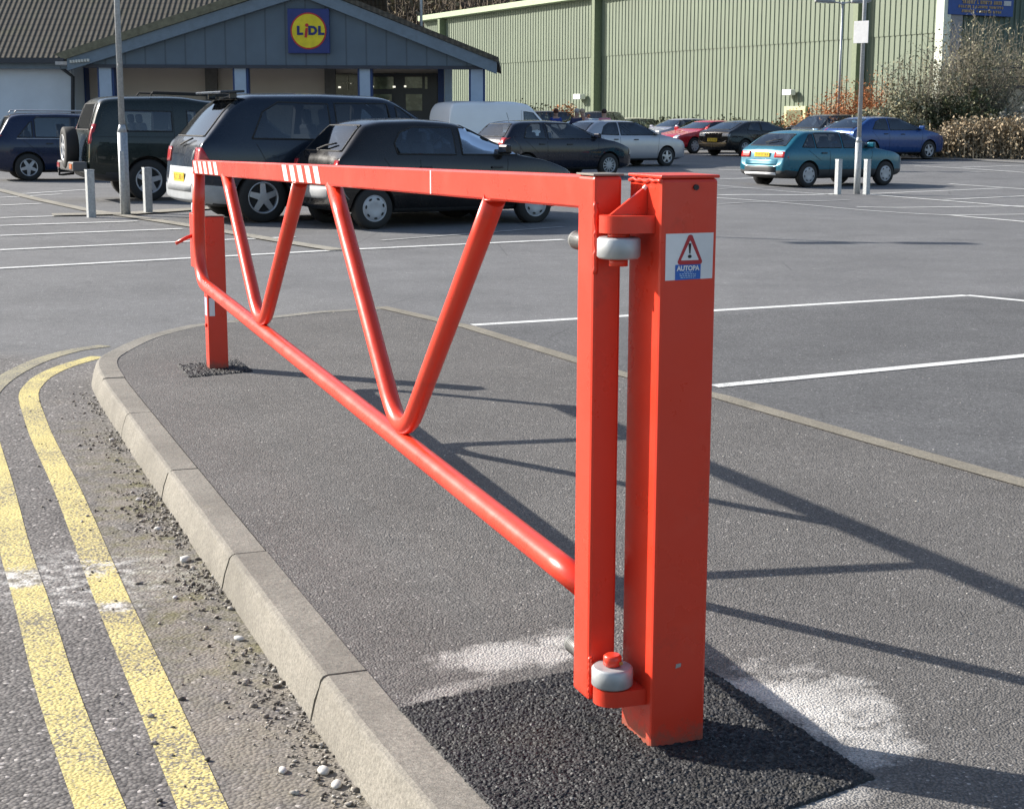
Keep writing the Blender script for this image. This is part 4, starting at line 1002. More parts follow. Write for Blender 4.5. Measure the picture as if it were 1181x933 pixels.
# 12 lilac silver car
lil = mat_car('lilac_silver_paint', (.30, .31, .38), .4, .28)
sp = hatch(4.3, 1.44, 1.72, 2.6, .31, .80, lil, .94, .55, 1.05, .76, .9, wheel='six', glass=GLASS)
make_car('lilac_silver_car', sp, 770, 173, 216, 'pale lilac silver car behind the red sports car, facing the camera', near='left')
# 13 cream estate
cream = mat_car('cream_car_paint', (.45, .44, .34), 0, .3)
sp = hatch(4.4, 1.50, 1.70, 2.6, .31, .85, cream, .95, .30, 1.0, .8, .85, wheel='hub', glass=GLASS)
make_car('cream_estate', sp, 728, 166.5, 30, 'old cream estate car behind the silver hatchback near the green wall')
# 14 pale blue car nosing in behind the teal hatchback
pb = mat_car('pale_blue_paint', (.22, .38, .52), .3, .25)
sp = hatch(4.1, 1.42, 1.70, 2.5, .30, .75, pb, .92, .5, 1.05, .74, .9, wheel='hub', glass=mat_glass('blue_screen_glass', (.06, .10, .13)))
make_car('pale_blue_car', sp, 968, 184.5, 217, 'pale blue car facing us between the teal hatchback and the blue saloon', near='left')
# 15 grey estate behind
gd = mat_car('dark_grey_paint', (.035, .038, .042), .2, .25)
sp = hatch(4.5, 1.62, 1.76, 2.65, .33, .85, gd, .98, .3, 1.0, .82, .85, wheel='six', glass=mat_glass('blue_screen_glass', (.06, .10, .13)))
make_car('grey_estate', sp, 944, 180, 217, 'dark grey estate car facing us half hidden behind the teal hatchback roof', near='left')
# 16-18 far ones near the people
sp = dict(hatch(4.5, 1.80, 1.80, 2.65, .36, .85, mat_car('dark_maroon_paint', (.035, .014, .012), .1, .25), 1.08, .25, 1.0, .92, .8, wheel='six', glass=GLASSB))
make_car('dark_off_roader', sp, 622, 170, 30, 'dark maroon off-roader behind the white van cab, by the green wall')
sp = hatch(4.0, 1.42, 1.68, 2.5, .30, .75, mat_car('sky_blue_paint', (.10, .19, .36), .3, .25), .92, .45, 1.0, .74, .9, wheel='hub', glass=mat_glass('blue_screen_glass', (.06, .10, .13)))
make_car('blue_hatchback', sp, 655, 172, 216, 'small blue hatchback facing us above the roof of the navy hatchback', near='left')
sp = dict(hatch(4.3, 1.85, 1.78, 2.6, .36, .8, mat_car('soot_black_paint', (.014, .014, .016), .1, .3), 1.1, .2, 1.0, .95, .7, wheel='six', glass=GLASSB))
make_car('black_off_roader', sp, 703, 167, 60, 'tall black off-roader standing beyond the roof of the silver hatchback')

# ------------------------------------------------------------------ street furniture
def lamp_post(base, Htot, label, cat, wbase=.155, wtop=.095, door=1.25, group='lamp posts', sign=None):
    root = empty('lamp_post', base, label, cat, group=group)
    mb = MB(); mb.cyl((0, 0, -.05), (0, 0, door), wbase/2, wbase/2, 8); mb.cyl((0, 0, door), (0, 0, door+.12), wbase/2, wtop/2, 8)
    mb.build('base_column', GALV, root)
    mb = MB(); mb.cyl((0, 0, door+.12), (0, 0, Htot), wtop/2, wtop/2*.8, 12); mb.build('shaft', GALV, root)
    mb = MB(); mb.box((0, 0, Htot+.03), (.14, .14, .12), None, .02)
    for s_ in (-1, 1): mb.tube([(0, 0, Htot+.03), (s_*.35, 0, Htot+.08)], .03, 8)
    mb.build('bracket', GALV, root)
    for s_ in (-1, 1):
        mb = MB(); mb.box((s_*.72, 0, Htot+.11), (.78, .30, .12), Matrix.Rotation(-s_*.06, 4, 'Y'), .04); h_ = mb.build('lantern', simple('lantern_grey', (.30, .31, .31), .5), root)
        mb = MB(); mb.box((s_*.76, 0, Htot+.045), (.55, .22, .025), Matrix.Rotation(-s_*.06, 4, 'Y'), .01); mb.build('lantern_glass', CLEARL, h_)
    mb = MB(); mb.box((0, -wbase/2-.002, .75), (.07, .01, .45), None, .003); mb.build('access_door', GALV, root)
    return root
p = G(145, 248.5); lamp_post(p, 6.0, 'tall grey lamp post between two bollards beside the dark green off-roader', 'lamp post')
p = G(988, 224); lr = lamp_post(p, 8.0, 'tall grey lamp post with a small white sign in front of the teal car', 'lamp post', .15, .10, 1.15)
q = at(994.5, 37.5, p.y-.08)-p
mb = MB(); mb.box(q+Vector((-.03, -.02, 0)), (.012, .36, .48), Matrix.Rotation(R(50), 4, 'Z'), .004); mb.build('white_notice', WHITE, lr)
for zz in (-.15, .15): mb = MB(); mb.box(q+Vector((0, .05, zz)), (.12, .09, .02)); mb.build('sign_clamp', GALV, lr)
p = G(487, 186); lamp_post(p, 9.0, 'thin lamp post rising behind the white van', 'lamp post', .15, .10)
p = G(965, 178); lamp_post(p, 5.9, 'thin distant lamp post before the green wall with twin lamp head', 'lamp post', .15, .10)
def bollard(px, py, label, h_=.70):
    p = G(px, py); root = empty('bollard', p, label, 'bollard', group='grey bollards guarding the lamp posts')
    mb = MB(); mb.box((0, 0, h_/2-.02), (.115, .115, h_+.04), Matrix.Rotation(R(32), 4, 'Z'), .008); mb.build('shaft', GALV, root)
    mb = MB(); mb.box((0, 0, h_+.006), (.122, .122, .012), Matrix.Rotation(R(32), 4, 'Z'), .003); mb.build('cap', GALV, root)
bollard(105.5, 251, 'square grey bollard to the left of the left lamp post')
bollard(171, 246.5, 'square grey bollard to the right of the left lamp post')
bollard(966, 224.5, 'grey bollard left of the lamp post by the teal car', .77)
bollard(999, 224.5, 'grey bollard right of the lamp post by the teal car', .77)

# ------------------------------------------------------------------ supermarket
shop = empty('supermarket', G(330, 185)*0+Vector((-7, 49, 0)), 'low supermarket with tiled roof and slate blue gabled entrance canopy', 'supermarket')
def clad(name, col, period, ax=(1, 0, 0), var=.1, rough=.5):
    t = NT(name); c = t.mix(1., col, t.ramp(t.noise(1.2, 5, .6), [(.3, 1-var), (.7, 1+var)]), 'MULTIPLY')
    w = t.math('FRACT', t.math('MULTIPLY', t.dot(ax, 100.), 1/period)); g = t.ramp(w, [(.0, .55), (.06, 1.), (.94, 1.), (1., .55)])
    c = t.mix(1., c, g, 'MULTIPLY'); return t.done(c, rough, t.bump(g, .5, .02))
SLATE = clad('slate_blue_cladding', (.092, .128, .165), .62)
def wpl(pts, Y): return [at(x, y, Y) for x, y in pts]
def psh(mb_, name, mat): return par(mb_.build(name, mat), shop)
YF = 49.
psh(MB().prism(wpl([(97, 76.5), (97, 72), (347, -13), (556, 71), (556, 78)], YF), (0, .35, 0)), 'gable_cladding', SLATE)
# barge boards
BARGE = simple('barge_board_blue', (.14, .185, .23), .5)
def slab(a, b, t0, Y, dep): # board following a line in the picture plane at Y
    a3, b3 = at(*a, Y), at(*b, Y); return [a3, b3, b3-Vector((0, 0, t0)), a3-Vector((0, 0, t0))]
mb = MB(); mb.prism(slab((77, 68), (347, -18), .36, YF-.25, 0), (0, .22, 0)); mb.prism(slab((573, 72), (347, -18), .36, YF-.25, 0), (0, .22, 0)); psh(mb, 'barge_board', BARGE)
mb = MB(); mb.prism(slab((95, 74.5), (558, 76.5), .10, YF-.04, 0), (0, .03, 0)); psh(mb, 'fascia_edge', simple('dark_trim', (.03, .035, .05), .5))
t = NT('roof_tiles')
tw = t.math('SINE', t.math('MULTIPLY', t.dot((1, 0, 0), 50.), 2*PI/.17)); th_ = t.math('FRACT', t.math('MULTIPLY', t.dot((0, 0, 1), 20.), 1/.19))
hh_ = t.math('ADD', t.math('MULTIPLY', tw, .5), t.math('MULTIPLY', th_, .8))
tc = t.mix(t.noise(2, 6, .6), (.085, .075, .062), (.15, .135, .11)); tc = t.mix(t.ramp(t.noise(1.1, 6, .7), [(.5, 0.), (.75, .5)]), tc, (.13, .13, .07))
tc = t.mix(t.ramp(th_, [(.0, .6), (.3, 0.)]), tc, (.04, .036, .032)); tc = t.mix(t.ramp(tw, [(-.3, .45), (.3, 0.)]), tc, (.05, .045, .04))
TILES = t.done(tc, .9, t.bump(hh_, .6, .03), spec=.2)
# gable roof slopes running back
aL, aR, ap = at(75, 68.5, YF-.3), at(575, 72.5, YF-.3), at(347, -19, YF-.3)
for nm, e in (('left', aL), ('right', aR)):
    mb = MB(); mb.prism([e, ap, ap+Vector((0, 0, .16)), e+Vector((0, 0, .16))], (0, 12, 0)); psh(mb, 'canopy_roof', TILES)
# verge tiles, mossy pale edge on the left
mb = MB(); mb.prism([aL+Vector((0, -.03, .0)), ap+Vector((0, -.03, .0)), ap+Vector((0, -.03, .26)), aL+Vector((-.35, -.03, .14))], (0, .5, 0)); psh(mb, 'verge', simple('mossy_verge', (.16, .15, .10), .9, var=.3))
# main roof
e0 = at(-60, 67, 50.6); ez = e0.z
mb = MB(); n1, n2 = 2, 2
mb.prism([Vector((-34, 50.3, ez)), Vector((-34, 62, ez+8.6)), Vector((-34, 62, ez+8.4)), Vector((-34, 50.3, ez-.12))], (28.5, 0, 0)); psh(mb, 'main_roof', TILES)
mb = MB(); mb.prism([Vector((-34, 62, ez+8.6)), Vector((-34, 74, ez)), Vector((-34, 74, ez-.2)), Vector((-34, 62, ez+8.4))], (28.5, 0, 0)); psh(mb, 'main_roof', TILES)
mb = MB(); mb.prism([Vector((-34, 50.15, ez-.02)), Vector((-34, 50.28, ez-.02)), Vector((-34, 50.28, ez-.17)), Vector((-34, 50.15, ez-.17))], (19.8, 0, 0)); psh(mb, 'gutter', simple('dark_gutter', (.035, .04, .05), .5))
mb = MB(); mb.prism([Vector((-34, 50.4, ez-.14)), Vector((-34, 50.7, ez-.14)), Vector((-34, 50.7, ez-.34)), Vector((-34, 50.4, ez-.34))], (19.9, 0, 0)); psh(mb, 'eaves_board', BARGE)
xl = at(82, 100, 50.7).x
RENDERW = simple('pale_blue_render', (.62, .68, .74), .8, var=.06, scale=1.5)
mb = MB(); mb.box(((-34+xl)/2, 50.95, 1.55), (xl+34, .3, 3.7)); psh(mb, 'left_wall', RENDERW)
mb = MB(); mb.box((xl-.1, 51.9, 1.55), (.3, 1.9, 3.7)); psh(mb, 'corner_wall', RENDERW)
mb = MB(); mb.tube([at(67, 71, 50.5), at(70, 78, 50.45), at(84, 89, 50.6), at(84, 200, 50.6)], .06, 8); psh(mb, 'downpipe', simple('dark_gutter', (.035, .04, .05), .5))
# canopy soffit and back wall
WARM = simple('warm_grey_wall', (.66, .58, .50), .85, var=.05, scale=.6)
xr_ = at(512, 100, 52.5).x
mb = MB(); mb.box(((xl+xr_)/2, 52.7, 1.9), (xr_-xl, .3, 4.0)); psh(mb, 'back_wall', WARM)
zs = at(300, 76, YF).z
mb = MB(); mb.prism([Vector((xl-.1, YF+.4, zs+.02)), Vector((at(556, 77, YF).x, YF+.4, zs+.02)), Vector((at(556, 77, YF).x, 53, zs+.02)), Vector((xl-.1, 53, zs+.02))], (0, 0, .10)); psh(mb, 'soffit', simple('soffit_grey', (.5, .5, .5), .8))
PIL = simple('pillar_pale_blue', (.34, .42, .52), .6, var=.06); PED = simple('pillar_edge_blue', (.02, .05, .16), .5)
for x0_, x1_ in ((115, 129), (271, 284), (415, 427), (543, 557)):
    a, b = at(x0_, 100, YF+.1).x, at(x1_, 100, YF+.1).x
    mb = MB(); mb.box(((a+b)/2, YF+.25, 1.7), (b-a, .36, 3.4+.1)); o = psh(mb, 'pillar', PIL)
    for e_ in (a-.03, b+.03): mb = MB(); mb.box((e_, YF+.30, 1.7), (.07, .34, 3.48)); psh(mb, 'pillar_edge', PED)
for x0_, x1_ in ((95, 98), (505, 512)):
    a, b = at(x0_, 100, 52).x, at(x1_, 100, 52).x; mb = MB(); mb.box(((a+b)/2, 52.3, 1.7), (max(.1, b-a), .5, 3.4)); psh(mb, 'back_pier', PED)
a, b = at(513, 100, 51.).x, at(521, 100, 51.).x; mb = MB(); mb.box(((a+b)/2, 51.2, 1.7), (b-a, .5, 3.4)); psh(mb, 'pillar', PIL)
# recess walls, shade put into their darker grey, and shop front
def shopq(x0_, y0_, x1_, y1_, Y, dep, name, mat):
    a, b = at(x0_, y0_, Y), at(x1_, y1_, Y); mb = MB(); mb.box(((a.x+b.x)/2, Y+dep/2, (a.z+b.z)/2), (b.x-a.x, dep, a.z-b.z)); return psh(mb, name, mat)
FRAME = simple('dark_shopfront', (.015, .018, .025), .3)
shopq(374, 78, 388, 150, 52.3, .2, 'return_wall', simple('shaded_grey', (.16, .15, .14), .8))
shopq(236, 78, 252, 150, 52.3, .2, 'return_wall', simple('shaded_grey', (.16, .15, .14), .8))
shopq(383, 85.5, 413, 150, 52.35, .15, 'shop_window', mat_glass('shop_glass', (.04, .04, .03), .1, True))
shopq(427, 85, 505, 170, 52.35, .15, 'entrance_screen', FRAME)
YG = mat_glass('entrance_glass', (.12, .14, .09), .15, True)
for q_ in ((430, 89, 454, 103), (467, 89, 487, 102), (490, 89, 493, 103), (468, 109, 487, 128), (430, 109, 452, 128)):
    shopq(q_[0], q_[1], q_[2], q_[3], 52.28, .05, 'door_pane', YG)
LITM = NT('shop_lamp'); LITM.b.inputs['Emission Color'].default_value = (1, .95, .8, 1); LITM.b.inputs['Emission Strength'].default_value = .6; LITM = LITM.done((.8, .8, .7), .5)
for q_ in ((390, 100, 393, 102), (404, 96, 405, 97), (453, 99.5, 456, 101.5), (466, 99, 468.5, 101), (429, 99.5, 431, 101)): shopq(*q_, 52.26, .04, 'shop_light', LITM)
shopq(400.6, 88, 401.6, 104, 52.25, .03, 'window_cross', simple('pale_bar', (.5, .48, .35), .6)); shopq(395, 95.6, 407, 96.6, 52.24, .03, 'window_cross', simple('pale_bar', (.5, .48, .35), .6))
# tile edge highlights under left eave, modelled as pale blocks
mb = MB()
for k in range(7):
    a = at(82+k*3.3, 71.5-k*.28, YF-.28); mb.box(a, (.07, .1, .09), None, .01)
psh(mb, 'tile_edge_glints', simple('pale_bar2', (.55, .55, .5), .6))
# sign
def shopsign():
    a, b = at(331.5, 10.5, YF-.12), at(380.5, 62, YF-.12); cx, cz = (a.x+b.x)/2, (a.z+b.z)/2
    mb = MB(); mb.box((cx, YF-.09, cz), (b.x-a.x, .16, a.z-b.z), None, .01); s_ = psh(mb, 'shop_sign', simple('sign_navy', (.012, .028, .16), .4))
    rr = (b.x-a.x)*.43
    def disc(r_, y_, m_, nm):
        mb = MB(); mb.cyl((cx, y_+.012, cz), (cx, y_, cz), r_, n=48); o = mb.build(nm, m_); o.parent = s_; o.matrix_parent_inverse = Matrix.Translation(-shop.location); o.matrix_parent_inverse = Matrix.Identity(4); return o
    disc(rr, YF-.185, simple('sign_red', (.5, .02, .02), .4), 'red_ring'); disc(rr*.92, YF-.20, simple('sign_yellow', (.72, .58, .01), .4), 'yellow_disc')
    M0 = Matrix(((1, 0, 0), (0, 0, -1), (0, 1, 0))).to_4x4(); M0 = Matrix(((1, 0, 0, 0), (0, 0, 1, 0), (0, 1, 0, 0), (0, 0, 0, 1))); M0 = Matrix.Rotation(R(90), 4, 'X')
    nv = simple('sign_blue_letter', (.01, .02, .14), .4); rd = simple('sign_red', (.5, .02, .02), .4)
    for ch, dx, sz, m_, dz in (('L', -.335, .50, nv, .0), ('D', .16, .50, nv, .0), ('L', .48, .50, nv, .0)):
        o = text_mesh('letter', ch, sz*rr*1.25, Matrix.Translation((cx+dx*rr*1.45, YF-.212, cz+dz)) @ M0, m_, None, .02, .006, 1.05); o.parent = s_
    mb = MB(); ix = cx-.095*rr*1.45
    mb.prism([Vector((ix+a_*rr, YF-.215, cz+b_*rr)) for a_, b_ in ((-.09, -.36), (.05, -.36), (.12, .16), (-.02, .16))], (0, .01, 0)); mb.cyl((ix+.06*rr, YF-.205, cz+.31*rr), (ix+.06*rr, YF-.216, cz+.31*rr), .10*rr, n=18)
    o = mb.build('letter', rd); o.parent = s_
shopsign()

# ------------------------------------------------------------------ green shed
C0 = Vector((at(1085, 100, 70).x, 70, 0)); C1 = Vector((at(490, 100, 121).x, 121, 0)); wd = (C1-C0).normalized(); wn = Vector((-wd.y, wd.x, 0)); wn = wn if wn.x < 0 else -wn
HW = 9.0
shed = empty('warehouse', C0, 'huge pale green corrugated metal warehouse filling the background', 'warehouse')
SHG = simple('pale_green_sheet', (.155, .19, .130), .6, var=.08, scale=.35)
def psd(mb_, name, mat): return par(mb_.build(name, mat), shed)
def corr(a, b, z0, z1, period, dep, nrm, zs_=2):
    L_ = (b-a).length; n = int(L_/period); d = (b-a).normalized(); prof_ = []
    for k in range(n):
        s = k*period
        for f_, o_ in ((0, 0), (.55, 0), (.66, 1), (.89, 1)): prof_.append((s+f_*period, o_*dep))
    prof_.append((n*period, 0)); mb = MB()
    V = [[mb.bm.verts.new(a+d*s+nrm*o_+Vector((0, 0, z))) for z in (z0, z1)] for s, o_ in prof_]
    for p_, q_ in zip(V, V[1:]): mb.bm.faces.new((p_[0], q_[0], q_[1], p_[1]))
    return mb
psd(corr(C0, C1, -.3, 5.4, .37, .038, wn), 'lower_cladding', SHG)
psd(corr(C0+wn*.03, C1+wn*.03, 5.38, HW, .37, .038, wn), 'upper_cladding', SHG)
gut = simple('gutter_pale_green', (.42, .50, .33), .45)
mb = MB(); mb.prism([C0+wn*.1+zv*(HW-.12), C0+wn*.55+zv*(HW-.08), C0+wn*.55+zv*(HW+.28), C0+wn*.1+zv*(HW+.28)], C1-C0); psd(mb, 'gutter', gut)
rd_ = Vector((-wn.x, -wn.y, 0))
mb = MB(); mb.prism([C0+zv*HW, C0+zv*(HW-.2), C0+rd_*30+zv*(HW+2.8), C0+rd_*30+zv*(HW+3.0)], C1-C0); psd(mb, 'roof', simple('shed_roof', (.22, .25, .2), .6))
def along(px):   # parameter along wall where picture column px meets it
    v = ray(px, 130); t_ = (C0.x*wd.y-C0.y*wd.x)/(v[0]*wd.y-v[1]*wd.x); return Vector((v[0]*t_, v[1]*t_, 0))
for px in (514, 691.5, 992.5):
    q = along(px); mb = MB(); Mr = Matrix(((wd.x, wn.x, 0), (wd.y, wn.y, 0), (0, 0, 1))).to_4x4()
    mb.box(q+wn*.28+zv*(HW/2), (.36, .52, HW-.3), Mr, .01); psd(mb, 'column_casing', simple('casing_green', (.17, .21, .125), .5))
Mr = Matrix(((wd.x, wn.x, 0), (wd.y, wn.y, 0), (0, 0, 1))).to_4x4()
mb = MB(); mb.box(C0+wn*.05+zv*(HW/2), (.5, .4, HW), Mr, .01); psd(mb, 'corner_flashing', simple('white_flashing', (.62, .66, .55), .5))
mb = MB(); mb.box(C0+rd_*.55+wd*-.02+zv*(HW/2), (.32, .7, HW), Mr, .01); psd(mb, 'corner_post', simple('grey_post', (.25, .25, .27), .6))
# end wall: same green sheet, shade put into its darker colour
E1 = C0+rd_*34; DG = simple('shaded_green_sheet', (.075, .11, .085), .55, var=.1, scale=.3)
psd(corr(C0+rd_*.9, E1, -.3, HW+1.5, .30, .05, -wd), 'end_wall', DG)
# personnel door
q = along(919.5); mb = MB(); mb.box(q+wn*.10+zv*1.12, (1.75, .14, 2.3), Mr, .01); dr = psd(mb, 'door_frame', simple('door_frame_yellow', (.55, .56, .30), .5))
mb = MB(); mb.box(q+wn*.19+zv*1.06, (1.25, .06, 2.05), Mr, .01); psd(mb, 'door', simple('door_olive', (.11, .12, .05), .5))
q = along(914.5); mb = MB(); mb.box(q+wn*.3+zv*2.95, (.75, .3, .28), Mr, .03); psd(mb, 'floodlight', simple('white_lamp', (.75, .75, .72), .4))
q = along(673.5); mb = MB(); mb.box(q+wn*.35+zv*3.0, (.9, .4, .32), Mr, .03); psd(mb, 'floodlight', simple('white_lamp', (.75, .75, .72), .4))
# blue sign
def bluesign():
    Mw = Matrix(((rd_.x, -wd.x, 0), (rd_.y, -wd.y, 0), (0, 0, 1))).to_4x4(); nw = -wd
    def on(px, py):
        o_ = C0+nw*.22; v = Vector(ray(px, py)); c0 = Vector((0, 0, HC)); t_ = (o_-c0).dot(nw)/v.dot(nw); return c0+v*t_
    a, b = on(1094, -14), on(1167, 20); w_ = (Vector((b.x-a.x, b.y-a.y, 0))).length; zc = (a.z+on(1094, 17).z)/2; hgt = a.z-on(1094, 17).z
    mid_ = (a+b)/2; mid_.z = zc
    mb = MB(); mb.box(mid_, (w_, .12, hgt), Mw, .01); dirv = Vector((b.x-a.x, b.y-a.y, 0)).normalized()
    mi_ = [1]
    def glyph(fx, fz, fw, fh): mb.box(mid_+dirv*(fx-.5)*w_+zv*(.5-fz)*hgt+nw*.075, (fw*w_, .03, fh*hgt), Mw, mi=mi_[0])
    for row, (x0_, x1_, z_, h_) in enumerate(((.20, .80, .50, .14), (.15, .84, .68, .10), (.20, .80, .85, .10))):
        x = x0_; k = 0
        while x < x1_:
            lw = random.uniform(.018, .030)
            if k in (6, 7, 13): x += .02
            for _ in range(2): glyph(x+lw*random.uniform(.1, .9), z_, lw*.35, h_)
            glyph(x+lw*.5, z_+random.choice((-1, 0, 1))*h_*.35, lw, h_*.25); x += lw*1.35; k += 1
    mi_[0] = 2; glyph(.90, .50, .11, .18)
    psd(mb, 'company_sign', [simple('sign_blue', (.012, .06, .26), .5), simple('sign_ochre', (.42, .30, .17), .6), simple('pale_badge', (.5, .5, .5), .6)])
bluesign()
# retaining wall and railing on the right
WY = 66.
BEI = simple('beige_render', (.55, .46, .33), .85, var=.12, scale=.8)
rw = empty('retaining_wall', Vector((22, WY, 0)), 'low beige rendered retaining wall below the railing at the right edge', 'wall')
a, b = at(1108, 104, WY), at(1250, 150, WY); zb = float(zg(20, 66))
mb = MB(); mb.prism([Vector((a.x, WY, a.z)), Vector((b.x, WY+1, a.z+.15)), Vector((b.x, WY+1, zb-.3)), Vector((a.x, WY, zb-.3))], (0, .5, 0)); par(mb.build('wall', BEI), rw)
mb = MB(); mb.prism([Vector((a.x-.1, WY-.1, a.z+.12)), Vector((b.x, WY+.9, a.z+.27)), Vector((b.x, WY+.9, a.z+.152)), Vector((a.x-.1, WY-.1, a.z+.002))], (0, .7, 0)); par(mb.build('coping', simple('coping_dark', (.10, .08, .07), .8)), rw)
rl = empty('railing', Vector((22, WY+.25, a.z)), 'dark metal railing on top of the beige wall', 'railing')
mb = MB()
for dz in (.45, .85): mb.tube([(a.x-.5, WY+.2, a.z+dz), (b.x, WY+1.2, a.z+dz+.15)], .03, 6)
par(mb.build('rails', simple('dark_rail', (.03, .03, .032), .5)), rl)
for k in range(7): x = a.x-.4+k*1.15; mb = MB(); mb.tube([(x, WY+.2+.13*k, a.z+.1), (x, WY+.2+.13*k, a.z+.9)], .03, 6); par(mb.build('upright', simple('dark_rail', (.03, .03, .032), .5)), rl)
# kerb in front of hedge
mb = MB(); ribbon(mb, [G(*p)[:2] for p in ((1040, 184), (1100, 184.5), (1181, 189), (1300, 196))], .3, .06, smooth=False)
tag(up(mb.build('hedge_kerb', mat_concrete('channel_concrete', (.24, .22, .18), (.36, .34, .29), moss=False))), kind='structure')

# ------------------------------------------------------------------ vegetation
def leafmat(name, cols, rough=.7):
    t = NT(name); c = t.ramp(t.noise(2.6, 4, .7), [(.25+.5*i/(len(cols)-1), c_) for i, c_ in enumerate(cols)])
    c2 = t.mix(1., c, t.ramp(t.noise(22, 2, .5), [(.3, .65), (.7, 1.35)]), 'MULTIPLY'); m = t.done(c2, rough, spec=.3); return m
def strands(lst, name, mat, parent=None, nside=3):
    V, F = [], []; k0 = 0
    for pts, r0, r1 in lst:
        pts = np.array(pts, float); n = len(pts)
        for i, p in enumerate(pts):
            d = pts[min(i+1, n-1)]-pts[max(i-1, 0)]; d = d/(np.linalg.norm(d)+1e-9); u = np.cross(d, [.3, .8, .1]); u = u/(np.linalg.norm(u)+1e-9); w = np.cross(d, u); r = r0+(r1-r0)*i/(n-1)
            for a in range(nside): V.append(p+r*(u*math.cos(a*2*PI/nside)+w*math.sin(a*2*PI/nside)))
        for i in range(n-1):
            for a in range(nside): b_ = (a+1) % nside; F.append((k0+i*nside+a, k0+i*nside+b_, k0+(i+1)*nside+b_, k0+(i+1)*nside+a))
        k0 += n*nside
    return raw(name, V, F, mat, parent)
def leaves(cent, size, name, mat, parent=None, elong=1.8):
    n = len(cent); cent = np.asarray(cent); d = rng.normal(0, 1, (n, 3)); d /= np.linalg.norm(d, axis=1)[:, None]; e = rng.normal(0, 1, (n, 3)); e -= d*(e*d).sum(1)[:, None]; e /= np.linalg.norm(e, axis=1)[:, None]
    s = size*rng.uniform(.55, 1.3, (n, 1)); V = np.stack([cent-d*s*elong/2, cent+e*s*.5, cent+d*s*elong/2, cent-e*s*.5], 1).reshape(-1, 3); F = np.arange(4*n).reshape(-1, 4)
    return raw(name, V, F, mat, parent)
def bush(name, base, rx, ry, hgt, nst, nleaf, lsize, label, cat, bark, leaf, group=None, up_=1., twig=3, r0=.03, spread=1.):
    root = empty(name, base, label, cat, group=group); st = []; tips = []
    for k in range(nst):
        a = rng.uniform(0, 2*PI); q = math.sqrt(rng.random()); ex = np.array([math.cos(a)*q*rx, math.sin(a)*q*ry, hgt*rng.uniform(.45, 1.)*(1-.35*q*q)])
        b0_ = ex*np.array([.25*spread, .25*spread, 0]); midp = b0_*.6+ex*np.array([.3, .3, .55]); pts = []
        for t_ in np.linspace(0, 1, 7): pts.append(b0_*(1-t_)**2+midp*2*t_*(1-t_)+ex*t_*t_+rng.normal(0, .03, 3)*t_)
        st.append((pts, r0*rng.uniform(.5, 1.2), r0*.15))
        for j in range(twig):
            i = rng.integers(2, 7); o_ = np.array(pts[i]); dv = rng.normal(0, 1, 3); dv[2] = abs(dv[2])*up_; dv /= np.linalg.norm(dv); ln = rng.uniform(.15, .32)*hgt*.5
            tp = [o_+dv*ln*t_+rng.normal(0, .02, 3)*t_ for t_ in (0, .35, .7, 1)]; st.append((tp, r0*.35, r0*.08)); tips += tp[1:]
        tips += pts[2:]
    strands(st, 'branches', bark, root); tips = np.array(tips)
    if nleaf:
        c = tips[rng.integers(0, len(tips), nleaf)]+rng.normal(0, .10*min(rx, hgt)*.6, (nleaf, 3)); c[:, 2] = np.abs(c[:, 2]); leaves(c, lsize, 'foliage', leaf, root)
    return root
BARK = simple('twig_brown', (.11, .085, .06), .9, var=.3); BARKG = simple('twig_grey', (.20, .18, .135), .9, var=.3)
OR = simple('orange_twig', (.36, .12, .04), .8, var=.35)
LG = leafmat('grey_green_leaves', [(.13, .125, .07), (.24, .23, .14), (.34, .31, .22)])
LO = leafmat('orange_leaves', [(.26, .09, .035), (.46, .18, .06), (.38, .24, .11)])
LT = leafmat('tan_hedge_leaves', [(.17, .125, .075), (.36, .28, .18), (.46, .39, .26)])
LD = leafmat('dark_olive_leaves', [(.03, .042, .018), (.08, .09, .04), (.15, .15, .075)])
def gp3(px, Y): x = at(px, 150, Y).x; return Vector((x, Y, float(zg(x, Y))))
bush('grey_green_shrub', gp3(1062, 62), 1.9, 1.4, 4.3, 170, 4200, .07, 'tall grey-green shrub hiding the corner of the green warehouse', 'shrub', BARKG, LG, twig=6)
bush('grey_green_shrub', gp3(1120, 64.5), 2.4, 1.5, 5.7, 300, 5200, .07, 'largest tangled grey-green shrub under the blue sign', 'shrub', BARKG, LG, up_=2, twig=7)
bush('grey_green_shrub', gp3(1166, 67.5), 2.2, 1.2, 5.4, 190, 3400, .07, 'grey-green shrub rising behind the railing at the right edge', 'shrub', BARKG, LG, up_=2, twig=6)
bush('orange_shrub', gp3(992, 64), 1.9, 1.2, 3.1, 220, 7000, .055, 'rust orange twiggy shrub against the warehouse behind the right lamp post', 'shrub', OR, LO, twig=6, r0=.018, up_=.6)
bush('orange_shrub', gp3(948, 66), 2.0, 1.0, 2.2, 110, 4200, .055, 'low thin orange twiggy shrub beside the warehouse door', 'shrub', OR, LO, twig=6, r0=.015, up_=.3)
bush('olive_shrub', gp3(1030, 60.5), 1.5, 1.0, 2.3, 60, 5200, .085, 'dense olive shrub behind the roof of the blue saloon', 'shrub', BARK, LG)
bush('dark_shrub', gp3(1098, 61.5), 1.6, 1.0, 2.6, 60, 6000, .09, 'dark olive shrub between the tan hedge and the tall shrub', 'shrub', BARK, LD)
bush('small_conifer', gp3(1147, 63), .55, .5, 2.3, 30, 2200, .07, 'small dark conical conifer in front of the beige wall', 'tree', BARK, LD)
bush('rounded_grey_bush', gp3(1170, 62.5), 1.6, 1.0, 1.75, 50, 4000, .08, 'low rounded grey bush in front of the beige wall', 'shrub', BARKG, leafmat('grey_leaves', [(.12, .12, .10), (.22, .22, .2)]))
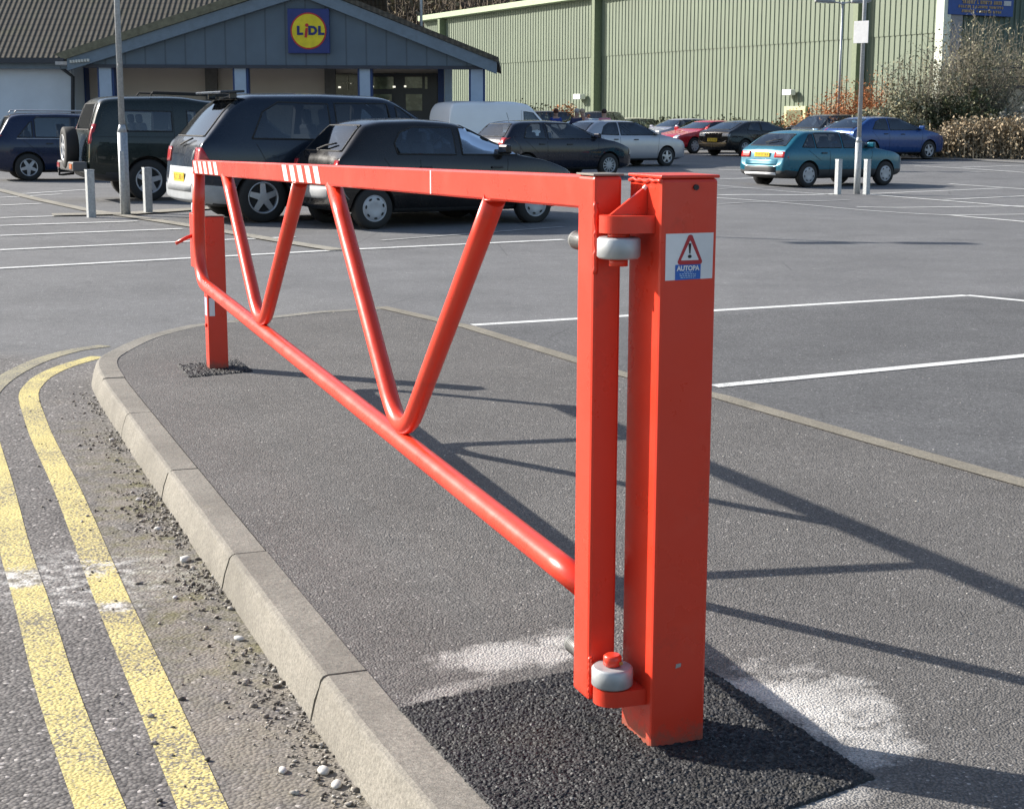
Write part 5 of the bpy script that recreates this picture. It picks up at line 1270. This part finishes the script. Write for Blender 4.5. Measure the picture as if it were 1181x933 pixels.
# tan hedge in front
hedge = empty('hedge', gp3(1150, 58.5), 'tan winter hedge of dry leaves along the right edge of the car park', 'hedge'); st = []; cc = []
h0, h1 = gp3(1068, 59.6), gp3(1260, 56.5)
for k in range(520):
    t_ = rng.random(); b_ = np.array(h0.lerp(h1, t_)-hedge.location)+np.array([0, rng.normal(0, .28), 0]); hh2 = rng.uniform(.9, 1.55)*(.55+.45*min(1, t_*5)); tp = b_+np.array([rng.normal(0, .18), rng.normal(0, .15), hh2]); st.append(([b_, (b_+tp)/2+rng.normal(0, .04, 3), tp], .012, .004))
    for j in range(26): q_ = rng.random()**.7; cc.append(b_*(1-q_)+tp*q_+rng.normal(0, .09, 3))
strands(st, 'branches', BARKG, hedge); leaves(cc, .075, 'foliage', LT, hedge)
# plants along the foot of the warehouse wall
for i, (px, Y, rx, h_, lab) in enumerate(((650, 80, 1.7, 2.1, 'brownish shrub behind the people at the warehouse wall'), (607, 84, 2.2, 2.3, 'dark shrub behind the white van cab at the warehouse wall'), (780, 78, 2.4, 1.5, 'low green plants at the wall above the lilac silver car'), (850, 76, 2.0, 1.6, 'low green plants at the wall above the black coupe'), (895, 74, 1.5, 1.4, 'low weeds at the wall left of the warehouse door'))):
    bush('wall_shrub', gp3(px, Y), rx, .7, h_, 40, 2200, .08, lab, 'shrub', BARK, LD if i != 0 else LO, up_=1.5)
# wooded hillside behind everything
hb = simple('hillside_brown', (.085, .065, .045), .95, var=.4, scale=.1)
mb = MB(); rows = []
for x in np.linspace(-320, 320, 60):
    rows.append([Vector((x, y_, z_+3*math.sin(x*.03)+2*math.sin(x*.11+y_*.05))) for y_, z_ in ((140, -1.5), (150, 4), (175, 18), (210, 36), (260, 55), (330, 66), (420, 60))])
mb.grid(rows); o = up(mb.build('hillside', hb, None, True)); tag(o, kind='structure')
st = []; cc = []
for k in range(2600):
    x = rng.uniform(-75, 30); y_ = rng.uniform(143, 200); z_ = np.interp(y_, [140, 150, 175, 210], [-1.5, 4, 18, 36]); H_ = rng.uniform(5, 11); b_ = np.array([x, y_, z_-1]); tp = b_+np.array([rng.normal(0, .8), rng.normal(0, .8), H_]); m_ = (b_+tp)/2+rng.normal(0, .3, 3)
    st.append(([b_, m_, tp], rng.uniform(.08, .2), .03))
    for j in range(5):
        o_ = b_+(tp-b_)*rng.uniform(.3, .95); e_ = o_+np.array([rng.normal(0, 1.2), rng.normal(0, 1.2), rng.uniform(.5, 2.4)]); st.append(([o_, (o_+e_)/2+rng.normal(0, .1, 3), e_], .05, .015))
    for j in range(12): cc.append(b_+(tp-b_)*rng.uniform(.15, 1.)+rng.normal(0, .9, 3))
wood = tag(strands(st, 'wooded_hillside', simple('woodland_bark', (.16, .125, .09), .9, var=.5, scale=.4)), kind='stuff')
tag(leaves(cc, .38, 'hillside_undergrowth', leafmat('winter_undergrowth', [(.06, .05, .03), (.16, .12, .07), (.16, .17, .06)])), kind='stuff')

# ------------------------------------------------------------------ gutter debris and pebbles
peb = simple('white_pebble', (.62, .60, .56), .7, var=.2, scale=20)
def pebble(px, py, sz, label):
    p = G(px, py); bm = bmesh.new(); bmesh.ops.create_icosphere(bm, subdivisions=2, radius=1)
    for v in bm.verts: v.co = Vector((v.co.x*sz*1.25, v.co.y*sz*.85, v.co.z*sz*.6))*(1+rng.normal(0, .07))
    me = bpy.data.meshes.new('pebble'); bm.to_mesh(me); bm.free(); o = link('pebble', me, peb, None, True); o.location = (p.x, p.y, p.z+sz*.4); o.rotation_euler = (0, 0, rng.uniform(0, 3)); tag(o, label, 'pebble', 'white pebbles in the gutter')
for a_ in ((214, 647, .021, 'largest white pebble in the gutter, mid way along the kerb'), (182, 611, .014, 'white pebble in the gutter above the largest one'), (373, 891, .018, 'white pebble in the lower gutter at the foot of the kerb'), (388, 907, .016, 'lowest white pebble against the kerb foot'), (326, 890, .013, 'small white pebble in the lower gutter away from the kerb'), (276, 738, .015, 'elongated white pebble beside the long kerb stone'), (160, 577, .012, 'small pale pebble in the upper gutter'), (202, 690, .010, 'tiny pale pebble near the yellow line'), (129, 508, .012, 'pale pebble at the foot of the curved kerb')): pebble(*a_)
Vv, Ff = [], []; ico = bmesh.new(); bmesh.ops.create_icosphere(ico, subdivisions=1, radius=1); iv = np.array([v.co[:] for v in ico.verts]); fi = np.array([[v.index for v in f.verts] for f in ico.faces]); ico.free(); k0 = 0
for k in range(6000):
    y_ = rng.uniform(2.6, 9.3); dens = .35+.65*math.exp(-((y_-5.9)/1.5)**2); dens *= .55+.45*math.sin(y_*5.1+1.3*math.sin(y_*2.3))
    if rng.random() > dens: continue
    w_ = abs(rng.normal(0, .085))+.035
    if rng.random() < .16: w_ = rng.uniform(.03, .55)
    x_ = -.34-.376*(y_-3.58)-w_*1.07; s_ = rng.choice([.0028, .004, .006, .0095], p=[.44, .32, .18, .06])
    v = iv*np.array([s_*rng.uniform(.8, 1.5), s_*rng.uniform(.7, 1.2), s_*rng.uniform(.5, .9)])*(1+rng.normal(0, .12, (len(iv), 1))); Vv.append(v+np.array([x_, y_, -.122+s_*.3])); Ff.append(fi+k0); k0 += len(iv)
Vs, Fs = [], []; k1 = 0
for k in range(420):
    x_, y_ = rng.uniform(-1.6, 3.2), rng.uniform(2.9, 10.5)
    if x_ < -.34-.376*(y_-3.58)+.2: continue
    s_ = rng.uniform(.0015, .0042); v = iv*np.array([s_*rng.uniform(.9, 2.2), s_, s_*.5])*(1+rng.normal(0, .15, (len(iv), 1))); a_ = rng.uniform(0, 3.1); v = v@np.array([[math.cos(a_), math.sin(a_), 0], [-math.sin(a_), math.cos(a_), 0], [0, 0, 1]])
    Vs.append(v+np.array([x_, y_, .001])); Fs.append(fi+k1); k1 += len(iv)
tag(raw('scattered_chips', np.concatenate(Vs), np.concatenate(Fs), simple('pale_chip', (.42, .40, .36), .8, var=.4, scale=3)), kind='stuff')
t = NT('loose_grit'); cgr = t.ramp(t.noise(45, 1, .5), [(.34, (.07, .06, .05)), (.5, (.20, .175, .145)), (.66, (.46, .43, .38))]); GR = t.done(cgr, .85)
tag(raw('gutter_grit', np.concatenate(Vv), np.concatenate(Ff), GR), kind='stuff')

# ------------------------------------------------------------------ distant people
def skin_mesh(verts, edges, radii, lev=1):
    me = bpy.data.meshes.new('sk'); me.from_pydata(verts, edges, []); o = bpy.data.objects.new('sk', me); C.objects.link(o)
    m = o.modifiers.new('s', 'SKIN'); 
    if not me.skin_vertices: pass
    for i, r_ in enumerate(radii): me.skin_vertices[0].data[i].radius = r_ if hasattr(r_, '__len__') else (r_, r_)
    me.skin_vertices[0].data[0].use_root = True
    o.modifiers.new('d', 'SUBSURF').levels = 2; e = evaluated(o); bpy.data.objects.remove(o)
    e.polygons.foreach_set('use_smooth', [True]*len(e.polygons)); return e
def person(px, Y, rz, label, top, legs, hair, lean=0.):
    p = gp3(px, Y); root = empty('person', p, label, 'person', rz)
    J = dict(pel=(0, 0, .95), wai=(0, lean*.15, 1.10), che=(0, lean*.4, 1.32), nek=(0, lean*.55, 1.48), hd0=(0, lean*.6, 1.56), hd1=(0, lean*.66, 1.68),
             sl=(.17, lean*.4, 1.40), el=(.25, lean*.4+.03, 1.13), wl=(.24, lean*.5+.14, .92), hl=(.24, lean*.5+.18, .84), sr=(-.17, lean*.4, 1.40), er=(-.26, lean*.4+.02, 1.13), wr=(-.25, lean*.5+.12, .92), hr=(-.25, lean*.5+.16, .84),
             hpl=(.09, 0, .90), kl=(.10, .04, .50), al=(.10, -.02, .08), tl=(.10, .14, .035), hpr=(-.09, 0, .90), kr=(-.10, .06, .50), ar=(-.10, 0, .08), tr=(-.10, .16, .035))
    rad = dict(pel=.14, wai=.13, che=.145, nek=.055, hd0=.085, hd1=.095, sl=.065, el=.045, wl=.032, hl=.035, sr=.065, er=.045, wr=.032, hr=.035, hpl=.095, kl=.06, al=.042, tl=.04, hpr=.095, kr=.06, ar=.042, tr=.04)
    E_ = [('pel', 'wai'), ('wai', 'che'), ('che', 'nek'), ('nek', 'hd0'), ('hd0', 'hd1'), ('che', 'sl'), ('sl', 'el'), ('el', 'wl'), ('wl', 'hl'), ('che', 'sr'), ('sr', 'er'), ('er', 'wr'), ('wr', 'hr'), ('pel', 'hpl'), ('hpl', 'kl'), ('kl', 'al'), ('al', 'tl'), ('pel', 'hpr'), ('hpr', 'kr'), ('kr', 'ar'), ('ar', 'tr')]
    def mk(keys, grow_, nm, mat):
        ks = list(keys); ed = [(ks.index(a), ks.index(b)) for a, b in E_ if a in ks and b in ks]
        me = skin_mesh([J[k] for k in ks], ed, [rad[k]+grow_ for k in ks]); return link(nm, me, mat, root)
    mk(J.keys(), 0, 'body', simple('skin', (.45, .27, .2), .6))
    mk(['pel', 'wai', 'che', 'sl', 'el', 'wl', 'sr', 'er', 'wr'], .016, 'jacket', top)
    mk(['pel', 'hpl', 'kl', 'al', 'hpr', 'kr', 'ar'], .014, 'trousers', legs)
    mb = MB(); bmesh.ops.create_uvsphere(mb.bm, u_segments=16, v_segments=10, radius=1)
    for v in mb.bm.verts: v.co = Vector((v.co.x*.098, v.co.y*.108-.012+lean*.65, v.co.z*.10+1.69))
    mb.build('hair', hair, root, True)
cloth = lambda n, c: simple(n, c, .85, bump=.3)
person(641, 57, R(20), 'standing person in a blue jacket beyond the roof of the navy hatchback', cloth('blue_jacket', (.03, .06, .28)), cloth('dark_trousers', (.03, .03, .04)), simple('brown_hair', (.12, .04, .02), .7))
person(665, 57.5, R(160), 'grey haired person in a dark top standing by the small blue hatchback', cloth('navy_top', (.04, .05, .12)), cloth('dark_trousers', (.03, .03, .04)), simple('grey_hair', (.45, .40, .36), .7))
person(681, 56.5, R(100), 'fair haired person in a pale top right of the small blue hatchback', cloth('pale_pink_top', (.55, .42, .42)), cloth('dark_trousers', (.03, .03, .04)), simple('fair_hair', (.5, .36, .25), .7), .5)
person(699, 55.5, R(10), 'person in a pink top leaning forward in front of the black off-roader', cloth('pink_top', (.70, .24, .30)), cloth('dark_trousers', (.03, .03, .04)), simple('dark_hair', (.04, .02, .015), .7), .5)

# ------------------------------------------------------------------ camera, sun, sky
cd = bpy.data.cameras.new('camera'); cd.sensor_width = 36; cd.lens = 36*FPX/PW; cd.clip_start = .05; cd.clip_end = 3000
co = bpy.data.objects.new('camera', cd); C.objects.link(co)
M = Matrix((( Rv[0], Uv[0], -Fv[0], 0), (Rv[1], Uv[1], -Fv[1], 0), (Rv[2], Uv[2], -Fv[2], HC), (0, 0, 0, 1))); co.matrix_world = M; scene.camera = co
SUNEL, SUNAZ = R(28.2), R(114.0+180)
sd = bpy.data.lights.new('sun', 'SUN'); sd.energy = 4.9; sd.angle = R(.53); sd.color = (1, .95, .87)
so = bpy.data.objects.new('sun', sd); C.objects.link(so)
dirv = Vector((math.sin(SUNAZ)*math.cos(SUNEL), math.cos(SUNAZ)*math.cos(SUNEL), math.sin(SUNEL))); so.rotation_euler = dirv.to_track_quat('Z', 'Y').to_euler(); so.location = dirv*50
w = bpy.data.worlds.new('World'); scene.world = w; w.use_nodes = True; nt = w.node_tree
sky = nt.nodes.new('ShaderNodeTexSky'); sky.sky_type = 'NISHITA'; sky.sun_disc = False; sky.sun_elevation = SUNEL; sky.sun_rotation = SUNAZ; sky.air_density = 1.0; sky.dust_density = 1.5
nt.links.new(sky.outputs[0], nt.nodes['Background'].inputs[0]); nt.nodes['Background'].inputs[1].default_value = .10
scene.render.engine = 'CYCLES'
scene.view_settings.view_transform = 'Standard'; scene.view_settings.look = 'None'; scene.view_settings.gamma = 1; scene.view_settings.exposure = .92
scene.render.resolution_x = 1024; scene.render.resolution_y = 808
bpy.context.view_layer.update()
# children built in world coordinates: express them relative to their thing
